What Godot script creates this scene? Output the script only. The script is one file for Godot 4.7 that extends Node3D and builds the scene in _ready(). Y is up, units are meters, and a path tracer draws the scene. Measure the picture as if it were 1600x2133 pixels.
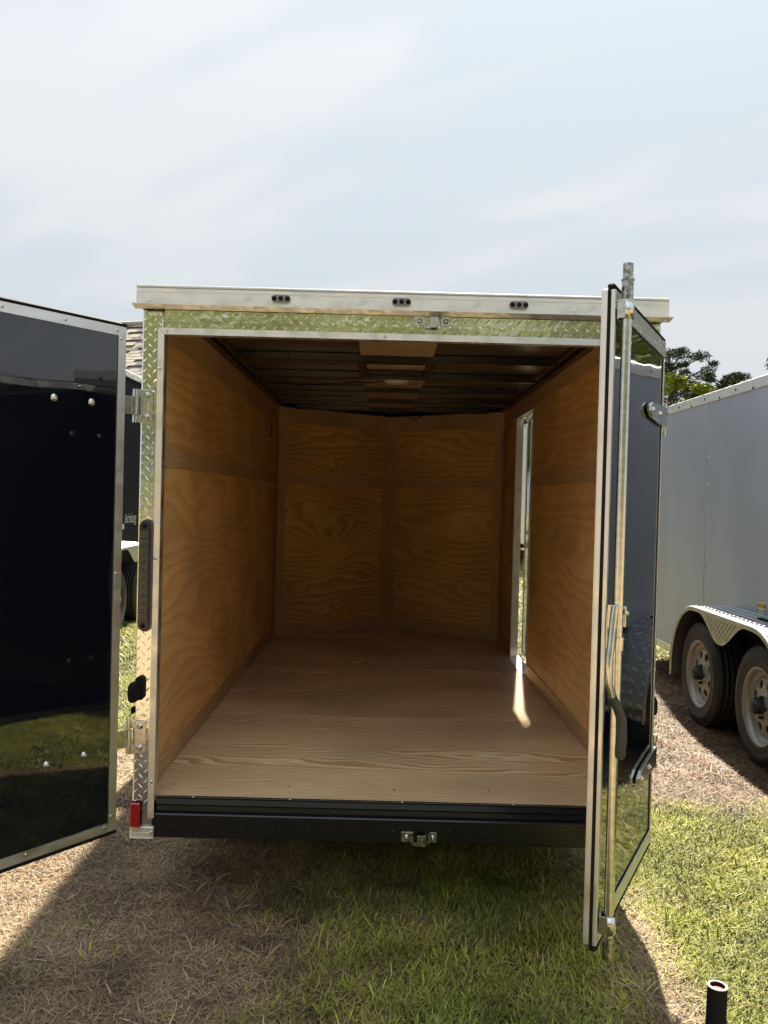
extends Node3D
# An open black cargo trailer on a patchy lawn, seen from behind, with other trailers beside it.

var rng := RandomNumberGenerator.new()
var taken := {}
var M := {}
const FL := 0.43            # height of the trailer floor
const HW := 0.875           # half width inside
const NOSE_S := -3.63       # where the side walls end and the V nose begins
const NOSE_T := -4.28       # the tip of the V nose

func _ready():
	rng.seed = 7
	make_view()
	make_materials()
	make_ground()
	make_main_trailer()
	make_neighbours()
	make_house()
	make_trees()
	make_post()
	make_grass()

# ------------------------------------------------------------------ view and light
func make_view():
	var cam := Camera3D.new()
	cam.name = "camera"
	cam.position = Vector3(-0.0539, 1.5103, 3.0522)
	cam.rotation = Vector3(-0.0146, -0.0022, 0.026)
	cam.fov = 61.28
	cam.near = 0.05
	cam.far = 400.0
	add_child(cam)
	cam.current = true
	var sun := DirectionalLight3D.new()
	sun.name = "sun"
	sun.light_energy = 0.92
	sun.light_angular_distance = 1.3
	sun.light_color = Color(1.0, 0.95, 0.86)
	sun.shadow_enabled = true
	add_child(sun)
	sun.look_at_from_position(Vector3.ZERO, Vector3(-0.148, -1.0, 0.94))
	var e := Environment.new()
	e.tonemap_mode = Environment.TONE_MAPPER_LINEAR
	e.tonemap_exposure = 6.2
	e.background_mode = Environment.BG_SKY
	e.sdfgi_enabled = true
	e.ssao_enabled = true
	e.ssil_enabled = true
	var sk := Sky.new()
	var pm := PanoramaSkyMaterial.new()
	pm.panorama = ImageTexture.create_from_image(sky_image())
	pm.energy_multiplier = 0.163
	sk.sky_material = pm
	e.sky = sk
	var we := WorldEnvironment.new()
	we.name = "world"
	we.environment = e
	add_child(we)

func sky_image() -> Image:
	# thin high cloud drawn out in long diagonal bands over a pale blue haze, the same all round
	var w := 768
	var h := 384
	var im := Image.create(w, h, false, Image.FORMAT_RGBF)
	var n1 := noise(11, 1.0, 4)
	var n2 := noise(12, 1.0, 3)
	var to_sun := Vector3(0.148, 1.0, -0.94).normalized()
	for j in h:
		var th: float = PI * (j + 0.5) / h
		var y := cos(th)
		for i in w:
			var ph: float = TAU * (i + 0.5) / w
			# Godot: the middle of the panorama looks along -z
			var d := Vector3(-sin(ph) * sin(th), y, cos(ph) * sin(th))
			var c := Color(0.66, 0.735, 0.80)
			if y > -0.02:
				var k: float = 1.0 / (maxf(y, 0.0) + 0.22)
				var p := Vector2(d.x * k, d.z * k).rotated(-0.55)
				var band: float = n1.get_noise_2d(p.x * 0.45, p.y * 1.15) + 0.65 * n2.get_noise_2d(p.x * 1.1 + 9.0, p.y * 4.2)
				var cover: float = smoothstep(-0.28, 0.30, band)
				c = Color(0.65, 0.715, 0.772).lerp(Color(0.738, 0.77, 0.797), cover)
				c = c.lerp(Color(0.64, 0.70, 0.75), clampf(1.0 - y * 3.5, 0.0, 1.0) * 0.55)
				# thin overcast: brighter towards the zenith, whatever the direction
				var rise: float = 1.0 + 0.8 * y * y
				c = Color(c.r * rise, c.g * rise, c.b * rise)
				var near: float = maxf(d.dot(to_sun), 0.0)
				var glow: float = 0.10 * pow(near, 8.0) + 0.35 * pow(near, 90.0)
				c = Color(c.r + glow, c.g + glow * 0.98, c.b + glow * 0.93)
			im.set_pixel(i, j, c)
	return im

func noise(sd: int, freq: float, oct := 3) -> FastNoiseLite:
	var n := FastNoiseLite.new()
	n.seed = sd
	n.noise_type = FastNoiseLite.TYPE_SIMPLEX_SMOOTH
	n.frequency = freq
	n.fractal_octaves = oct
	return n

# ------------------------------------------------------------------ materials
func mat(r: float, g: float, b: float, rough: float, metal := 0.0, spec := 0.5) -> StandardMaterial3D:
	var m := StandardMaterial3D.new()
	m.albedo_color = Color(r, g, b).linear_to_srgb()
	m.roughness = rough
	m.metallic = metal
	m.metallic_specular = spec
	return m

func noise_tex(sd: int, freq: float, lo: Color, hi: Color, size := 512, oct := 5, as_normal := false, strength := 4.0) -> NoiseTexture2D:
	var t := NoiseTexture2D.new()
	t.width = size
	t.height = size
	t.seamless = true
	var n := noise(sd, freq, oct)
	t.noise = n
	if as_normal:
		t.as_normal_map = true
		t.bump_strength = strength
	else:
		var g := Gradient.new()
		g.offsets = PackedFloat32Array([0.2, 0.8])
		g.colors = PackedColorArray([lo, hi])
		t.color_ramp = g
	return t

func wood_image(sd: int, w: int, h: int, sx: float, sy: float, rings: float, swirl: float, early: Color, late: Color, wide: float, knots := []) -> Image:
	# rotary cut veneer: x runs across the grain (sx metres), y along it (sy metres); all colours sRGB
	var im := Image.create(w, h, false, Image.FORMAT_RGB8)
	var a := noise(sd, 1.0, 2)
	var b := noise(sd + 1, 1.0, 2)
	var f := noise(sd + 2, 1.0, 2)
	var blot := noise(sd + 3, 1.0, 3)
	var bytes := PackedByteArray()
	bytes.resize(w * h * 3)
	var fall: float = 0.80 if rings < 15.5 else 0.88
	var wiggle: float = clampf(rings / 26.0, 0.3, 1.0) * 0.85
	var o := 0
	for j in h:
		var t: float = sy * j / h
		for i in w:
			var s: float = sx * i / w
			var hh: float = rings * s + swirl * a.get_noise_2d(s * 1.9, t * (0.50 if rings < 40.0 else 0.40)) + wiggle * b.get_noise_2d(s * 6.0, t * 2.2)
			for k in knots:
				var dx: float = (s - k[0]) / k[2]
				var dy: float = (t - k[1]) / (k[2] * 2.2)
				hh += k[3] * exp(-(dx * dx + dy * dy))
			var r: float = hh - floorf(hh)
			var late_share: float = smoothstep(0.2, 0.82, r) * (1.0 - smoothstep(fall, 1.0, r))
			var grain: float = (0.055 if rings < 40.0 else 0.085) * f.get_noise_2d(s * 190.0, t * 7.0)
			var bl: float = 0.13 * blot.get_noise_2d(s * 1.4 + 5.0, t * 0.9)
			var c := early.lerp(late, clampf(late_share * wide, 0.0, 1.0))
			var v: float = 1.0 + grain + bl
			for k in knots:
				var q: float = Vector2(s - k[0], (t - k[1]) * 0.7).length()
				if q < k[2] * 0.14:
					v *= 0.78
			bytes[o] = int(clampf(c.r * v, 0.0, 1.0) * 255.0)
			bytes[o + 1] = int(clampf(c.g * v, 0.0, 1.0) * 255.0)
			bytes[o + 2] = int(clampf(c.b * v, 0.0, 1.0) * 255.0)
			o += 3
	im = Image.create_from_data(w, h, false, Image.FORMAT_RGB8, bytes)
	return im

func wood_mat(im: Image, sx: float, sy: float, rough: float, spec := 0.4) -> StandardMaterial3D:
	var m := StandardMaterial3D.new()
	m.albedo_texture = ImageTexture.create_from_image(im)
	m.uv1_scale = Vector3(1.0 / sx, 1.0 / sy, 1)
	m.roughness = rough
	m.metallic_specular = spec
	return m

func make_materials():
	# one kind of pine veneer everywhere, each sheet with a figure of its own
	var e1 := Color(0.89, 0.725, 0.49)
	var l1 := Color(0.80, 0.585, 0.34)
	M.ply_side = wood_mat(wood_image(21, 384, 768, 1.22, 2.44, 11.0, 2.6, e1, l1, 0.5), 1.22, 2.44, 0.55)
	M.ply_right = wood_mat(wood_image(26, 384, 768, 1.22, 2.44, 12.0, 2.2, e1, l1, 0.5), 1.22, 2.44, 0.55)
	M.ply_upper = wood_mat(wood_image(31, 384, 768, 0.7, 2.44, 15.0, 2.2, e1, l1, 0.55), 0.7, 2.44, 0.55)
	M.ply_front = wood_mat(wood_image(41, 640, 512, 1.25, 1.1, 24.0, 4.0, e1, l1, 1.0, [[0.80, 0.50, 0.13, 3.2], [0.14, 0.5, 0.09, 2.4]]), 1.25, 1.1, 0.5)
	M.ply_nose = wood_mat(wood_image(51, 512, 512, 1.25, 1.1, 16.0, 2.6, e1, l1, 0.75), 1.25, 1.1, 0.5)
	M.ply_floor = wood_mat(wood_image(61, 1280, 512, 2.5, 1.83, 52.0, 7.0, Color(0.95, 0.87, 0.72), Color(0.78, 0.62, 0.435), 1.0), 2.5, 1.83, 0.38)
	M.lumber = wood_mat(wood_image(71, 128, 768, 0.3, 3.7, 45.0, 3.0, Color(0.80, 0.66, 0.51), Color(0.735, 0.59, 0.44), 0.8), 0.3, 3.7, 0.6)
	M.luan = wood_mat(wood_image(75, 128, 256, 0.4, 2.0, 20.0, 2.0, Color(0.78, 0.69, 0.58), Color(0.72, 0.63, 0.52), 0.7), 0.4, 2.0, 0.6)
	var smear := noise_tex(5, 0.012, Color(0.88, 0.88, 0.87), Color(1, 1, 1), 512, 5)
	# metals
	M.alu = mat(0.72, 0.73, 0.73, 0.36, 1.0)
	M.alu.roughness_texture = noise_tex(6, 0.02, Color(0.55, 0.55, 0.55), Color(1, 1, 1), 256, 4)
	M.alu.uv1_triplanar = true
	M.alu.uv1_world_triplanar = true
	M.alu.uv1_scale = Vector3(2.5, 2.5, 2.5)
	M.alu.roughness = 0.55
	M.tread = mat(0.80, 0.80, 0.79, 0.11, 1.0)
	M.tread.normal_enabled = true
	M.tread.normal_texture = noise_tex(8, 0.010, Color.BLACK, Color.WHITE, 512, 3, true, 5.0)
	M.tread.normal_scale = 0.16
	M.tread.uv1_triplanar = true
	M.tread.uv1_world_triplanar = true
	M.tread.uv1_scale = Vector3(4, 4, 4)
	M.tread_fender = mat(0.40, 0.41, 0.43, 0.38, 1.0)
	M.zinc = mat(0.70, 0.71, 0.70, 0.22, 1.0)
	M.zinc.albedo_texture = smear
	M.zinc.uv1_triplanar = true
	M.zinc.uv1_scale = Vector3(6, 6, 6)
	M.galv = mat(0.62, 0.62, 0.60, 0.3, 1.0)
	M.galv.albedo_texture = noise_tex(15, 0.05, Color(0.55, 0.54, 0.51), Color(1, 1, 1), 256, 3)
	M.galv.uv1_triplanar = true
	M.galv.uv1_scale = Vector3(5, 5, 5)
	M.roof_steel = mat(0.20, 0.175, 0.155, 0.28, 0.8)
	# paints
	M.black_gloss = mat(0.004, 0.005, 0.009, 0.06, 0.0, 0.85)
	M.black_gloss.roughness_texture = noise_tex(13, 0.02, Color(0.15, 0.15, 0.15), Color(1, 1, 1), 512, 5)
	M.black_gloss.normal_enabled = true
	M.black_gloss.normal_texture = noise_tex(9, 0.006, Color.BLACK, Color.WHITE, 512, 2, true, 2.0)
	M.black_gloss.normal_scale = 0.17
	M.black_gloss.uv1_scale = Vector3(0.55, 0.55, 1)
	M.black_satin = mat(0.005, 0.006, 0.010, 0.5, 0.0, 0.08)
	M.black_frame = mat(0.010, 0.010, 0.012, 0.22, 0.0, 0.5)
	M.black_frame.albedo_texture = speck_tex()
	M.black_frame.albedo_color = Color(1, 1, 1)
	M.black_frame.uv1_triplanar = true
	M.black_frame.uv1_world_triplanar = true
	M.black_frame.uv1_scale = Vector3(1.6, 1.6, 1.6)
	M.black_steel = mat(0.008, 0.008, 0.011, 0.24, 0.0, 0.6)
	M.rubber = mat(0.012, 0.012, 0.013, 0.65, 0.0, 0.2)
	M.tyre = mat(0.020, 0.020, 0.022, 0.62)
	M.tyre.albedo_texture = noise_tex(17, 0.02, Color(0.75, 0.74, 0.72), Color(1, 1, 1), 256, 4)
	M.tyre.uv1_triplanar = true
	M.tyre.uv1_scale = Vector3(3, 3, 3)
	M.hub = mat(0.012, 0.011, 0.010, 0.5)
	M.rim_silver = mat(0.27, 0.265, 0.25, 0.36, 0.3)
	M.rim_black = mat(0.014, 0.014, 0.016, 0.25)
	M.grey_paint = mat(0.345, 0.39, 0.47, 0.34, 0.0, 0.5)
	M.grey_paint.roughness_texture = noise_tex(18, 0.008, Color(0.8, 0.8, 0.8), Color(1, 1, 1), 256, 3)
	M.grey_paint.albedo_texture = noise_tex(19, 0.006, Color(0.93, 0.93, 0.93), Color(1, 1, 1), 256, 4)
	M.grey_paint.uv1_scale = Vector3(0.6, 0.25, 1)
	M.grey_paint.normal_enabled = true
	M.grey_paint.normal_texture = noise_tex(10, 0.005, Color.BLACK, Color.WHITE, 256, 2, true, 2.0)
	M.grey_paint.normal_scale = 0.05
	M.white_paint = mat(0.74, 0.75, 0.76, 0.25)
	M.lens_dark = mat(0.012, 0.012, 0.013, 0.15)
	M.lens_cell = mat(0.040, 0.041, 0.043, 0.2)
	M.bezel = mat(0.085, 0.09, 0.095, 0.4)
	M.lamp_body = mat(0.20, 0.21, 0.22, 0.3)
	M.red_lens = mat(0.33, 0.006, 0.012, 0.10, 0.0, 0.7)
	M.red_plug = mat(0.72, 0.10, 0.075, 0.6)
	M.scuffed = mat(0.55, 0.55, 0.54, 0.6)
	M.white_print = mat(0.75, 0.75, 0.74, 0.5)
	M.yellow_print = mat(0.70, 0.56, 0.03, 0.5)
	M.black_print = mat(0.02, 0.02, 0.02, 0.5)
	M.red_print = mat(0.45, 0.05, 0.03, 0.5)
	M.grey_print = mat(0.22, 0.23, 0.25, 0.4)
	M.grip = mat(0.035, 0.036, 0.037, 0.5)
	M.lamp = mat(0.75, 0.73, 0.68, 0.4)
	M.shingle_a = mat(0.27, 0.235, 0.20, 0.9)
	M.shingle_b = mat(0.22, 0.195, 0.17, 0.9)
	M.house_wall = mat(0.40, 0.37, 0.32, 0.8)
	M.window_glass = mat(0.03, 0.035, 0.04, 0.05)
	M.bark = mat(0.11, 0.085, 0.065, 0.9)
	M.bark.albedo_texture = noise_tex(27, 0.03, Color(0.5, 0.5, 0.5), Color(1, 1, 1), 256, 4)
	M.bark.uv1_triplanar = true
	M.leaf_pine = leaf_mat(0.045, 0.065, 0.030)
	M.leaf_lime = leaf_mat(0.20, 0.23, 0.035)
	M.leaf_green = leaf_mat(0.17, 0.205, 0.055)
	M.grass = mat(1, 1, 1, 0.55, 0.0, 0.35)
	M.grass.vertex_color_use_as_albedo = true
	M.grass.backlight = Color(0.55, 0.55, 0.4)
	M.soil = mat(1, 1, 1, 0.95, 0.0, 0.2)
	M.soil.vertex_color_use_as_albedo = true
	M.soil.albedo_texture = noise_tex(23, 0.09, Color(0.6, 0.58, 0.55), Color(1, 1, 1), 512, 5)
	M.soil.uv1_triplanar = true
	M.soil.uv1_world_triplanar = true
	M.soil.uv1_scale = Vector3(1.3, 1.3, 1.3)
	M.soil.normal_enabled = true
	M.soil.normal_texture = noise_tex(24, 0.06, Color.BLACK, Color.WHITE, 512, 4, true, 6.0)

func leaf_mat(r: float, g: float, b: float) -> StandardMaterial3D:
	var m := mat(r, g, b, 0.65, 0.0, 0.12)
	m.vertex_color_use_as_albedo = true
	m.backlight = Color(0.8, 0.8, 0.45)
	return m

func speck_tex() -> ImageTexture:
	# black paint with dried pale spatter
	var im := Image.create(512, 512, false, Image.FORMAT_RGB8)
	im.fill(Color(0.085, 0.085, 0.095))
	var g := RandomNumberGenerator.new()
	g.seed = 3
	for k in 420:
		var s: int = 1 if g.randf() < 0.85 else 2
		var v: float = g.randf_range(0.22, 0.6)
		im.fill_rect(Rect2i(g.randi_range(0, 509), g.randi_range(0, 509), s, s), Color(v, v, v * 0.97))
	return ImageTexture.create_from_image(im)

# ------------------------------------------------------------------ nodes
func numbered(called: String) -> String:
	if not taken.has(called):
		taken[called] = 0
		return called
	taken[called] += 1
	return "%s_%03d" % [called, taken[called]]

func thing(called: String, label: String, category: String, at := Vector3.ZERO, turn := 0.0, group := "") -> Node3D:
	var o := Node3D.new()
	o.name = numbered(called)
	add_child(o)
	o.position = at
	o.rotation.y = turn
	tag(o, label, category, group)
	return o

func tag(o: Node, label: String, category: String, group := "", kind := ""):
	if label: o.set_meta("label", label)
	if category: o.set_meta("category", category)
	if group: o.set_meta("group", group)
	if kind: o.set_meta("kind", kind)

func start() -> SurfaceTool:
	var st := SurfaceTool.new()
	st.begin(Mesh.PRIMITIVE_TRIANGLES)
	st.set_smooth_group(-1)
	return st

func done(st: SurfaceTool) -> ArrayMesh:
	st.generate_normals()
	return st.commit()

func obj(called: String, st, m: Material, parent: Node = null) -> MeshInstance3D:
	var o := MeshInstance3D.new()
	o.mesh = done(st) if st is SurfaceTool else st
	o.material_override = m
	o.cast_shadow = GeometryInstance3D.SHADOW_CASTING_SETTING_ON
	if parent == null:
		o.name = numbered(called)
		add_child(o)
	else:
		o.name = called
		parent.add_child(o, true)
	return o

# ------------------------------------------------------------------ shapes
func tri(st: SurfaceTool, a: Vector3, b: Vector3, c: Vector3, ua := Vector2.ZERO, ub := Vector2.ZERO, uc := Vector2.ZERO):
	st.set_uv(ua); st.add_vertex(a)
	st.set_uv(ub); st.add_vertex(b)
	st.set_uv(uc); st.add_vertex(c)

func quad(st: SurfaceTool, a: Vector3, b: Vector3, c: Vector3, d: Vector3, ua := Vector2.ZERO, ub := Vector2.ZERO, uc := Vector2.ZERO, ud := Vector2.ZERO):
	tri(st, a, b, c, ua, ub, uc)
	tri(st, a, c, d, ua, uc, ud)

# a bevelled box given by its centre, size and axes; uv in metres on the two largest sides
func box(st: SurfaceTool, c: Vector3, s: Vector3, b := Basis.IDENTITY, bev := 0.0015, uv0 := Vector2.ZERO, swap := false):
	var h := s * 0.5
	bev = minf(bev, minf(h.x, minf(h.y, h.z)) * 0.6)
	var thin := 0
	if s.y <= s.x and s.y <= s.z: thin = 1
	elif s.z <= s.x and s.z <= s.y: thin = 2
	var pts := {}
	for sx in [-1, 1]:
		for sy in [-1, 1]:
			for sz in [-1, 1]:
				for f in 3:
					var p := Vector3(sx * h.x, sy * h.y, sz * h.z)
					for k in 3:
						if k != f: p[k] -= signf(p[k]) * bev
					pts[[sx, sy, sz, f]] = p
	var put := func(l: Array):
		var w := []
		for p in l:
			var q: Vector3 = p
			var u := Vector2(q.z, q.y) if thin == 0 else (Vector2(q.x, q.z) if thin == 1 else Vector2(q.x, q.y))
			if swap: u = Vector2(u.y, u.x)
			w.append([c + b * q, u + uv0])
		# keep the front side outwards
		var n: Vector3 = (w[1][0] - w[0][0]).cross(w[2][0] - w[0][0])
		var mid := Vector3.ZERO
		for x in w: mid += x[0]
		if n.dot(mid / w.size() - c) > 0.0: w.reverse()
		tri(st, w[0][0], w[1][0], w[2][0], w[0][1], w[1][1], w[2][1])
		if w.size() == 4: tri(st, w[0][0], w[2][0], w[3][0], w[0][1], w[2][1], w[3][1])
	for f in 3:
		var g := (f + 1) % 3
		var k := (f + 2) % 3
		for sg in [-1, 1]:
			var l := []
			for q in [[-1, -1], [1, -1], [1, 1], [-1, 1]]:
				var key := [0, 0, 0]
				key[f] = sg; key[g] = q[0]; key[k] = q[1]
				l.append(pts[[key[0], key[1], key[2], f]])
			put.call(l)
		for s1 in [-1, 1]:
			for s2 in [-1, 1]:
				var k1 := [0, 0, 0]
				k1[f] = -1; k1[g] = s1; k1[k] = s2
				var k2 := k1.duplicate()
				k2[f] = 1
				put.call([pts[[k1[0], k1[1], k1[2], g]], pts[[k2[0], k2[1], k2[2], g]], pts[[k2[0], k2[1], k2[2], k]], pts[[k1[0], k1[1], k1[2], k]]])
	for sx in [-1, 1]:
		for sy in [-1, 1]:
			for sz in [-1, 1]:
				put.call([pts[[sx, sy, sz, 0]], pts[[sx, sy, sz, 1]], pts[[sx, sy, sz, 2]]])

# a box from its two corners
func bx(st: SurfaceTool, a: Vector3, z: Vector3, bev := 0.0015, uv0 := Vector2.ZERO, swap := false):
	box(st, (a + z) * 0.5, (z - a).abs(), Basis.IDENTITY, bev, uv0, swap)

func one_box(a: Vector3, z: Vector3, bev := 0.0015, uv0 := Vector2.ZERO, swap := false) -> SurfaceTool:
	var st := start()
	bx(st, a, z, bev, uv0, swap)
	return st

# a flat board standing on the line a-b (x, z), from y0 to y1, thick towards `n`
func board(a: Vector2, b: Vector2, y0: float, y1: float, n: Vector2, t: float, uv0 := Vector2.ZERO, swap := false) -> SurfaceTool:
	var st := start()
	var d := (b - a)
	var l := d.length()
	d /= l
	var bs := Basis(Vector3(d.x, 0, d.y), Vector3.UP, Vector3(n.x, 0, n.y).normalized())
	var c := (a + b) * 0.5 + n.normalized() * t * 0.5
	box(st, Vector3(c.x, (y0 + y1) * 0.5, c.y), Vector3(l, y1 - y0, t), bs, 0.001, uv0, swap)
	return st

func tube(st: SurfaceTool, path: Array, radii, sides := 12, caps := true):
	st.set_smooth_group(1)
	var rings := []
	var up := Vector3.UP
	for i in path.size():
		var d: Vector3 = (path[min(i + 1, path.size() - 1)] - path[max(i - 1, 0)]).normalized()
		if absf(d.dot(up)) > 0.95: up = Vector3.RIGHT if absf(d.x) < 0.9 else Vector3.FORWARD
		var u := (up - d * up.dot(d)).normalized()
		up = u
		var v := d.cross(u)
		var r: float = radii[i] if radii is Array else radii
		var ring := []
		for k in sides:
			var a: float = TAU * k / sides
			ring.append(path[i] + (u * cos(a) + v * sin(a)) * r)
		rings.append(ring)
	for i in path.size() - 1:
		for k in sides:
			var k2 := (k + 1) % sides
			quad(st, rings[i][k], rings[i][k2], rings[i + 1][k2], rings[i + 1][k])
	st.set_smooth_group(-1)
	if caps:
		for e in [0, path.size() - 1]:
			for k in sides:
				var k2 := (k + 1) % sides
				if e == 0: tri(st, path[0], rings[0][k2], rings[0][k])
				else: tri(st, path[e], rings[e][k], rings[e][k2])

func one_tube(path: Array, radii, sides := 12) -> SurfaceTool:
	var st := start()
	tube(st, path, radii, sides)
	return st

# profile points (along axis, radius) turned round an axis
func lathe(st: SurfaceTool, prof: Array, at: Vector3, axis: Vector3, sides := 16, smooth := true):
	axis = axis.normalized()
	var u := axis.cross(Vector3.UP)
	if u.length() < 0.1: u = axis.cross(Vector3.RIGHT)
	u = u.normalized()
	var v := axis.cross(u)
	for i in prof.size() - 1:
		st.set_smooth_group(1 if smooth else -1)
		for k in sides:
			var p := []
			for q in [[i, k], [i, k + 1], [i + 1, k + 1], [i + 1, k]]:
				var a: float = TAU * (q[1] % sides) / sides
				p.append(at + axis * prof[q[0]][0] + (u * cos(a) + v * sin(a)) * prof[q[0]][1])
			if prof[i][1] > 0.0001: tri(st, p[0], p[2], p[1])
			if prof[i + 1][1] > 0.0001: tri(st, p[0], p[3], p[2])
	st.set_smooth_group(-1)

func dome_screw(r: float, h: float) -> ArrayMesh:
	var st := start()
	lathe(st, [[0.0, r], [h * 0.55, r * 0.8], [h, r * 0.3], [h * 0.75, 0.0]], Vector3.ZERO, Vector3.BACK, 8)
	return done(st)

func washer_bolt(r: float) -> ArrayMesh:
	var st := start()
	lathe(st, [[0.0, r * 1.55], [0.0015, r * 1.5], [0.002, r], [0.006, r * 0.85], [0.009, r * 0.45], [0.008, r * 0.4], [0.005, r * 0.25], [0.005, 0.0]], Vector3.ZERO, Vector3.BACK, 14)
	return done(st)

# a plate of rounded outline in the xy plane of its own, thick along +z
func round_plate(st: SurfaceTool, at: Vector3, w: float, h: float, r: float, t: float, b := Basis.IDENTITY, seg := 5):
	var out := []
	for q in [[1, 1, 0.0], [-1, 1, PI / 2], [-1, -1, PI], [1, -1, PI * 1.5]]:
		for k in seg + 1:
			var a: float = q[2] + PI / 2 * k / seg
			out.append(Vector2(q[0] * (w / 2 - r), q[1] * (h / 2 - r)) + Vector2(cos(a), sin(a)) * r)
	extrude(st, out, at, b, t)

# any convex-ish outline pushed out along z by t, with a small bevel at the front
func extrude(st: SurfaceTool, out: Array, at: Vector3, b: Basis, t: float, bevel := 0.0012):
	var c := Vector2.ZERO
	for p in out: c += p
	c /= out.size()
	var n := out.size()
	for k in n:
		var p: Vector2 = out[k]
		var q: Vector2 = out[(k + 1) % n]
		var pi: Vector2 = p + (c - p).normalized() * bevel
		var qi: Vector2 = q + (c - q).normalized() * bevel
		var z1 := t - bevel * 0.7
		quad(st, at + b * Vector3(p.x, p.y, 0), at + b * Vector3(p.x, p.y, z1), at + b * Vector3(q.x, q.y, z1), at + b * Vector3(q.x, q.y, 0))
		quad(st, at + b * Vector3(p.x, p.y, z1), at + b * Vector3(pi.x, pi.y, t), at + b * Vector3(qi.x, qi.y, t), at + b * Vector3(q.x, q.y, z1))
	var flat := PackedVector2Array()
	for k in n: flat.append(out[k] + (c - out[k]).normalized() * bevel)
	var ix := Geometry2D.triangulate_polygon(flat)
	for k in range(0, ix.size(), 3):
		var a: Vector2 = flat[ix[k]]
		var d: Vector2 = flat[ix[k + 1]]
		var e: Vector2 = flat[ix[k + 2]]
		if (d - a).cross(e - a) > 0.0:
			var tmp := d
			d = e
			e = tmp
		tri(st, at + b * Vector3(a.x, a.y, t), at + b * Vector3(d.x, d.y, t), at + b * Vector3(e.x, e.y, t))

# raised lozenges of tread plate, alternating in direction, over a rectangle
func treads(st: SurfaceTool, o: Vector3, u: Vector3, v: Vector3, n: Vector3, w: float, h: float, pitch: float, by_row := true):
	var nu := int(floor(w / pitch))
	var nv := int(floor(h / pitch))
	var pu: float = w / nu
	var pv: float = h / nv
	for i in nu:
		for j in nv:
			if (i + j) % 2 == 1: continue
			var c := Vector2((i + 0.5) * pu, (j + 0.5) * pv)
			var s: float = 1.0 if (j if by_row else i) % 2 == 0 else -1.0
			var d := Vector2(0.68, 0.73 * s)
			var hl := pitch * 0.72
			var hw := pitch * 0.15
			# bars cut short at the edge of the sheet
			var t0 := -hl
			var t1 := hl
			for k in 8:
				if _out(c + d * t0, w, h): t0 += hl * 0.12
				if _out(c + d * t1, w, h): t1 -= hl * 0.12
			var m := c + d * (t0 + t1) * 0.5
			var e := Vector2(-d.y, d.x)
			var at := func(p: Vector2, z: float) -> Vector3: return o + u * p.x + v * p.y + n * z
			var A: Vector3 = at.call(c + d * t0, 0.0)
			var B: Vector3 = at.call(c + d * t1, 0.0)
			var C: Vector3 = at.call(m + e * hw, 0.0)
			var D: Vector3 = at.call(m - e * hw, 0.0)
			var z := pitch * 0.085
			var T1: Vector3 = at.call(m + d * (t0 - t1) * 0.28, z)
			var T2: Vector3 = at.call(m + d * (t1 - t0) * 0.28, z)
			tri(st, A, C, T1); tri(st, C, T2, T1); tri(st, C, B, T2)
			tri(st, A, T1, D); tri(st, D, T1, T2); tri(st, D, T2, B)

func _out(p: Vector2, w: float, h: float) -> bool:
	return p.x < 0.0 or p.y < 0.0 or p.x > w or p.y > h

# ------------------------------------------------------------------ ground and grass
func straw_share(x: float, z: float, n: FastNoiseLite) -> float:
	# how much of the turf is dead straw at a place on the lawn
	var s := 0.45 + 0.62 * n.get_noise_2d(x * 1.0, z * 1.0) + 0.42 * n.get_noise_2d(x * 3.1 + 40.0, z * 3.1)
	s += 0.75 * smoothstep(-0.32, -0.75, x) * smoothstep(-2.4, -1.6, z) * smoothstep(-2.6, -1.8, x)
	s += 0.95 * smoothstep(0.95, 1.25, x) * smoothstep(-1.25, -1.75, z) * smoothstep(3.4, 2.8, x) * smoothstep(-5.4, -4.6, z)
	s += 0.55 * exp(-(pow((x - 1.85) / 0.35, 2.0) + pow((z + 1.05) / 0.32, 2.0)))
	s += 0.40 * exp(-(pow((x - 0.86) / 0.08, 2.0) + pow((z - 0.45) / 0.3, 2.0)))
	s += 0.45 * exp(-(pow((x - 0.30) / 0.14, 2.0) + pow((z - 0.12) / 0.14, 2.0)))
	s -= 0.30 * smoothstep(-0.35, -0.05, x) * smoothstep(0.85, 0.6, x) * smoothstep(-0.5, 0.1, z)
	s += 0.6 * smoothstep(1.3, 2.2, z)
	s -= 0.75 * smoothstep(0.88, 1.02, x) * smoothstep(-1.5, -1.0, z) * smoothstep(4.0, 2.8, x)
	s -= 0.5 * smoothstep(-2.4, -3.0, z) * smoothstep(-1.2, -1.6, x)
	s -= 0.35 * smoothstep(-5.0, -6.0, z)
	return clampf(s, 0.03, 0.98)

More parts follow.
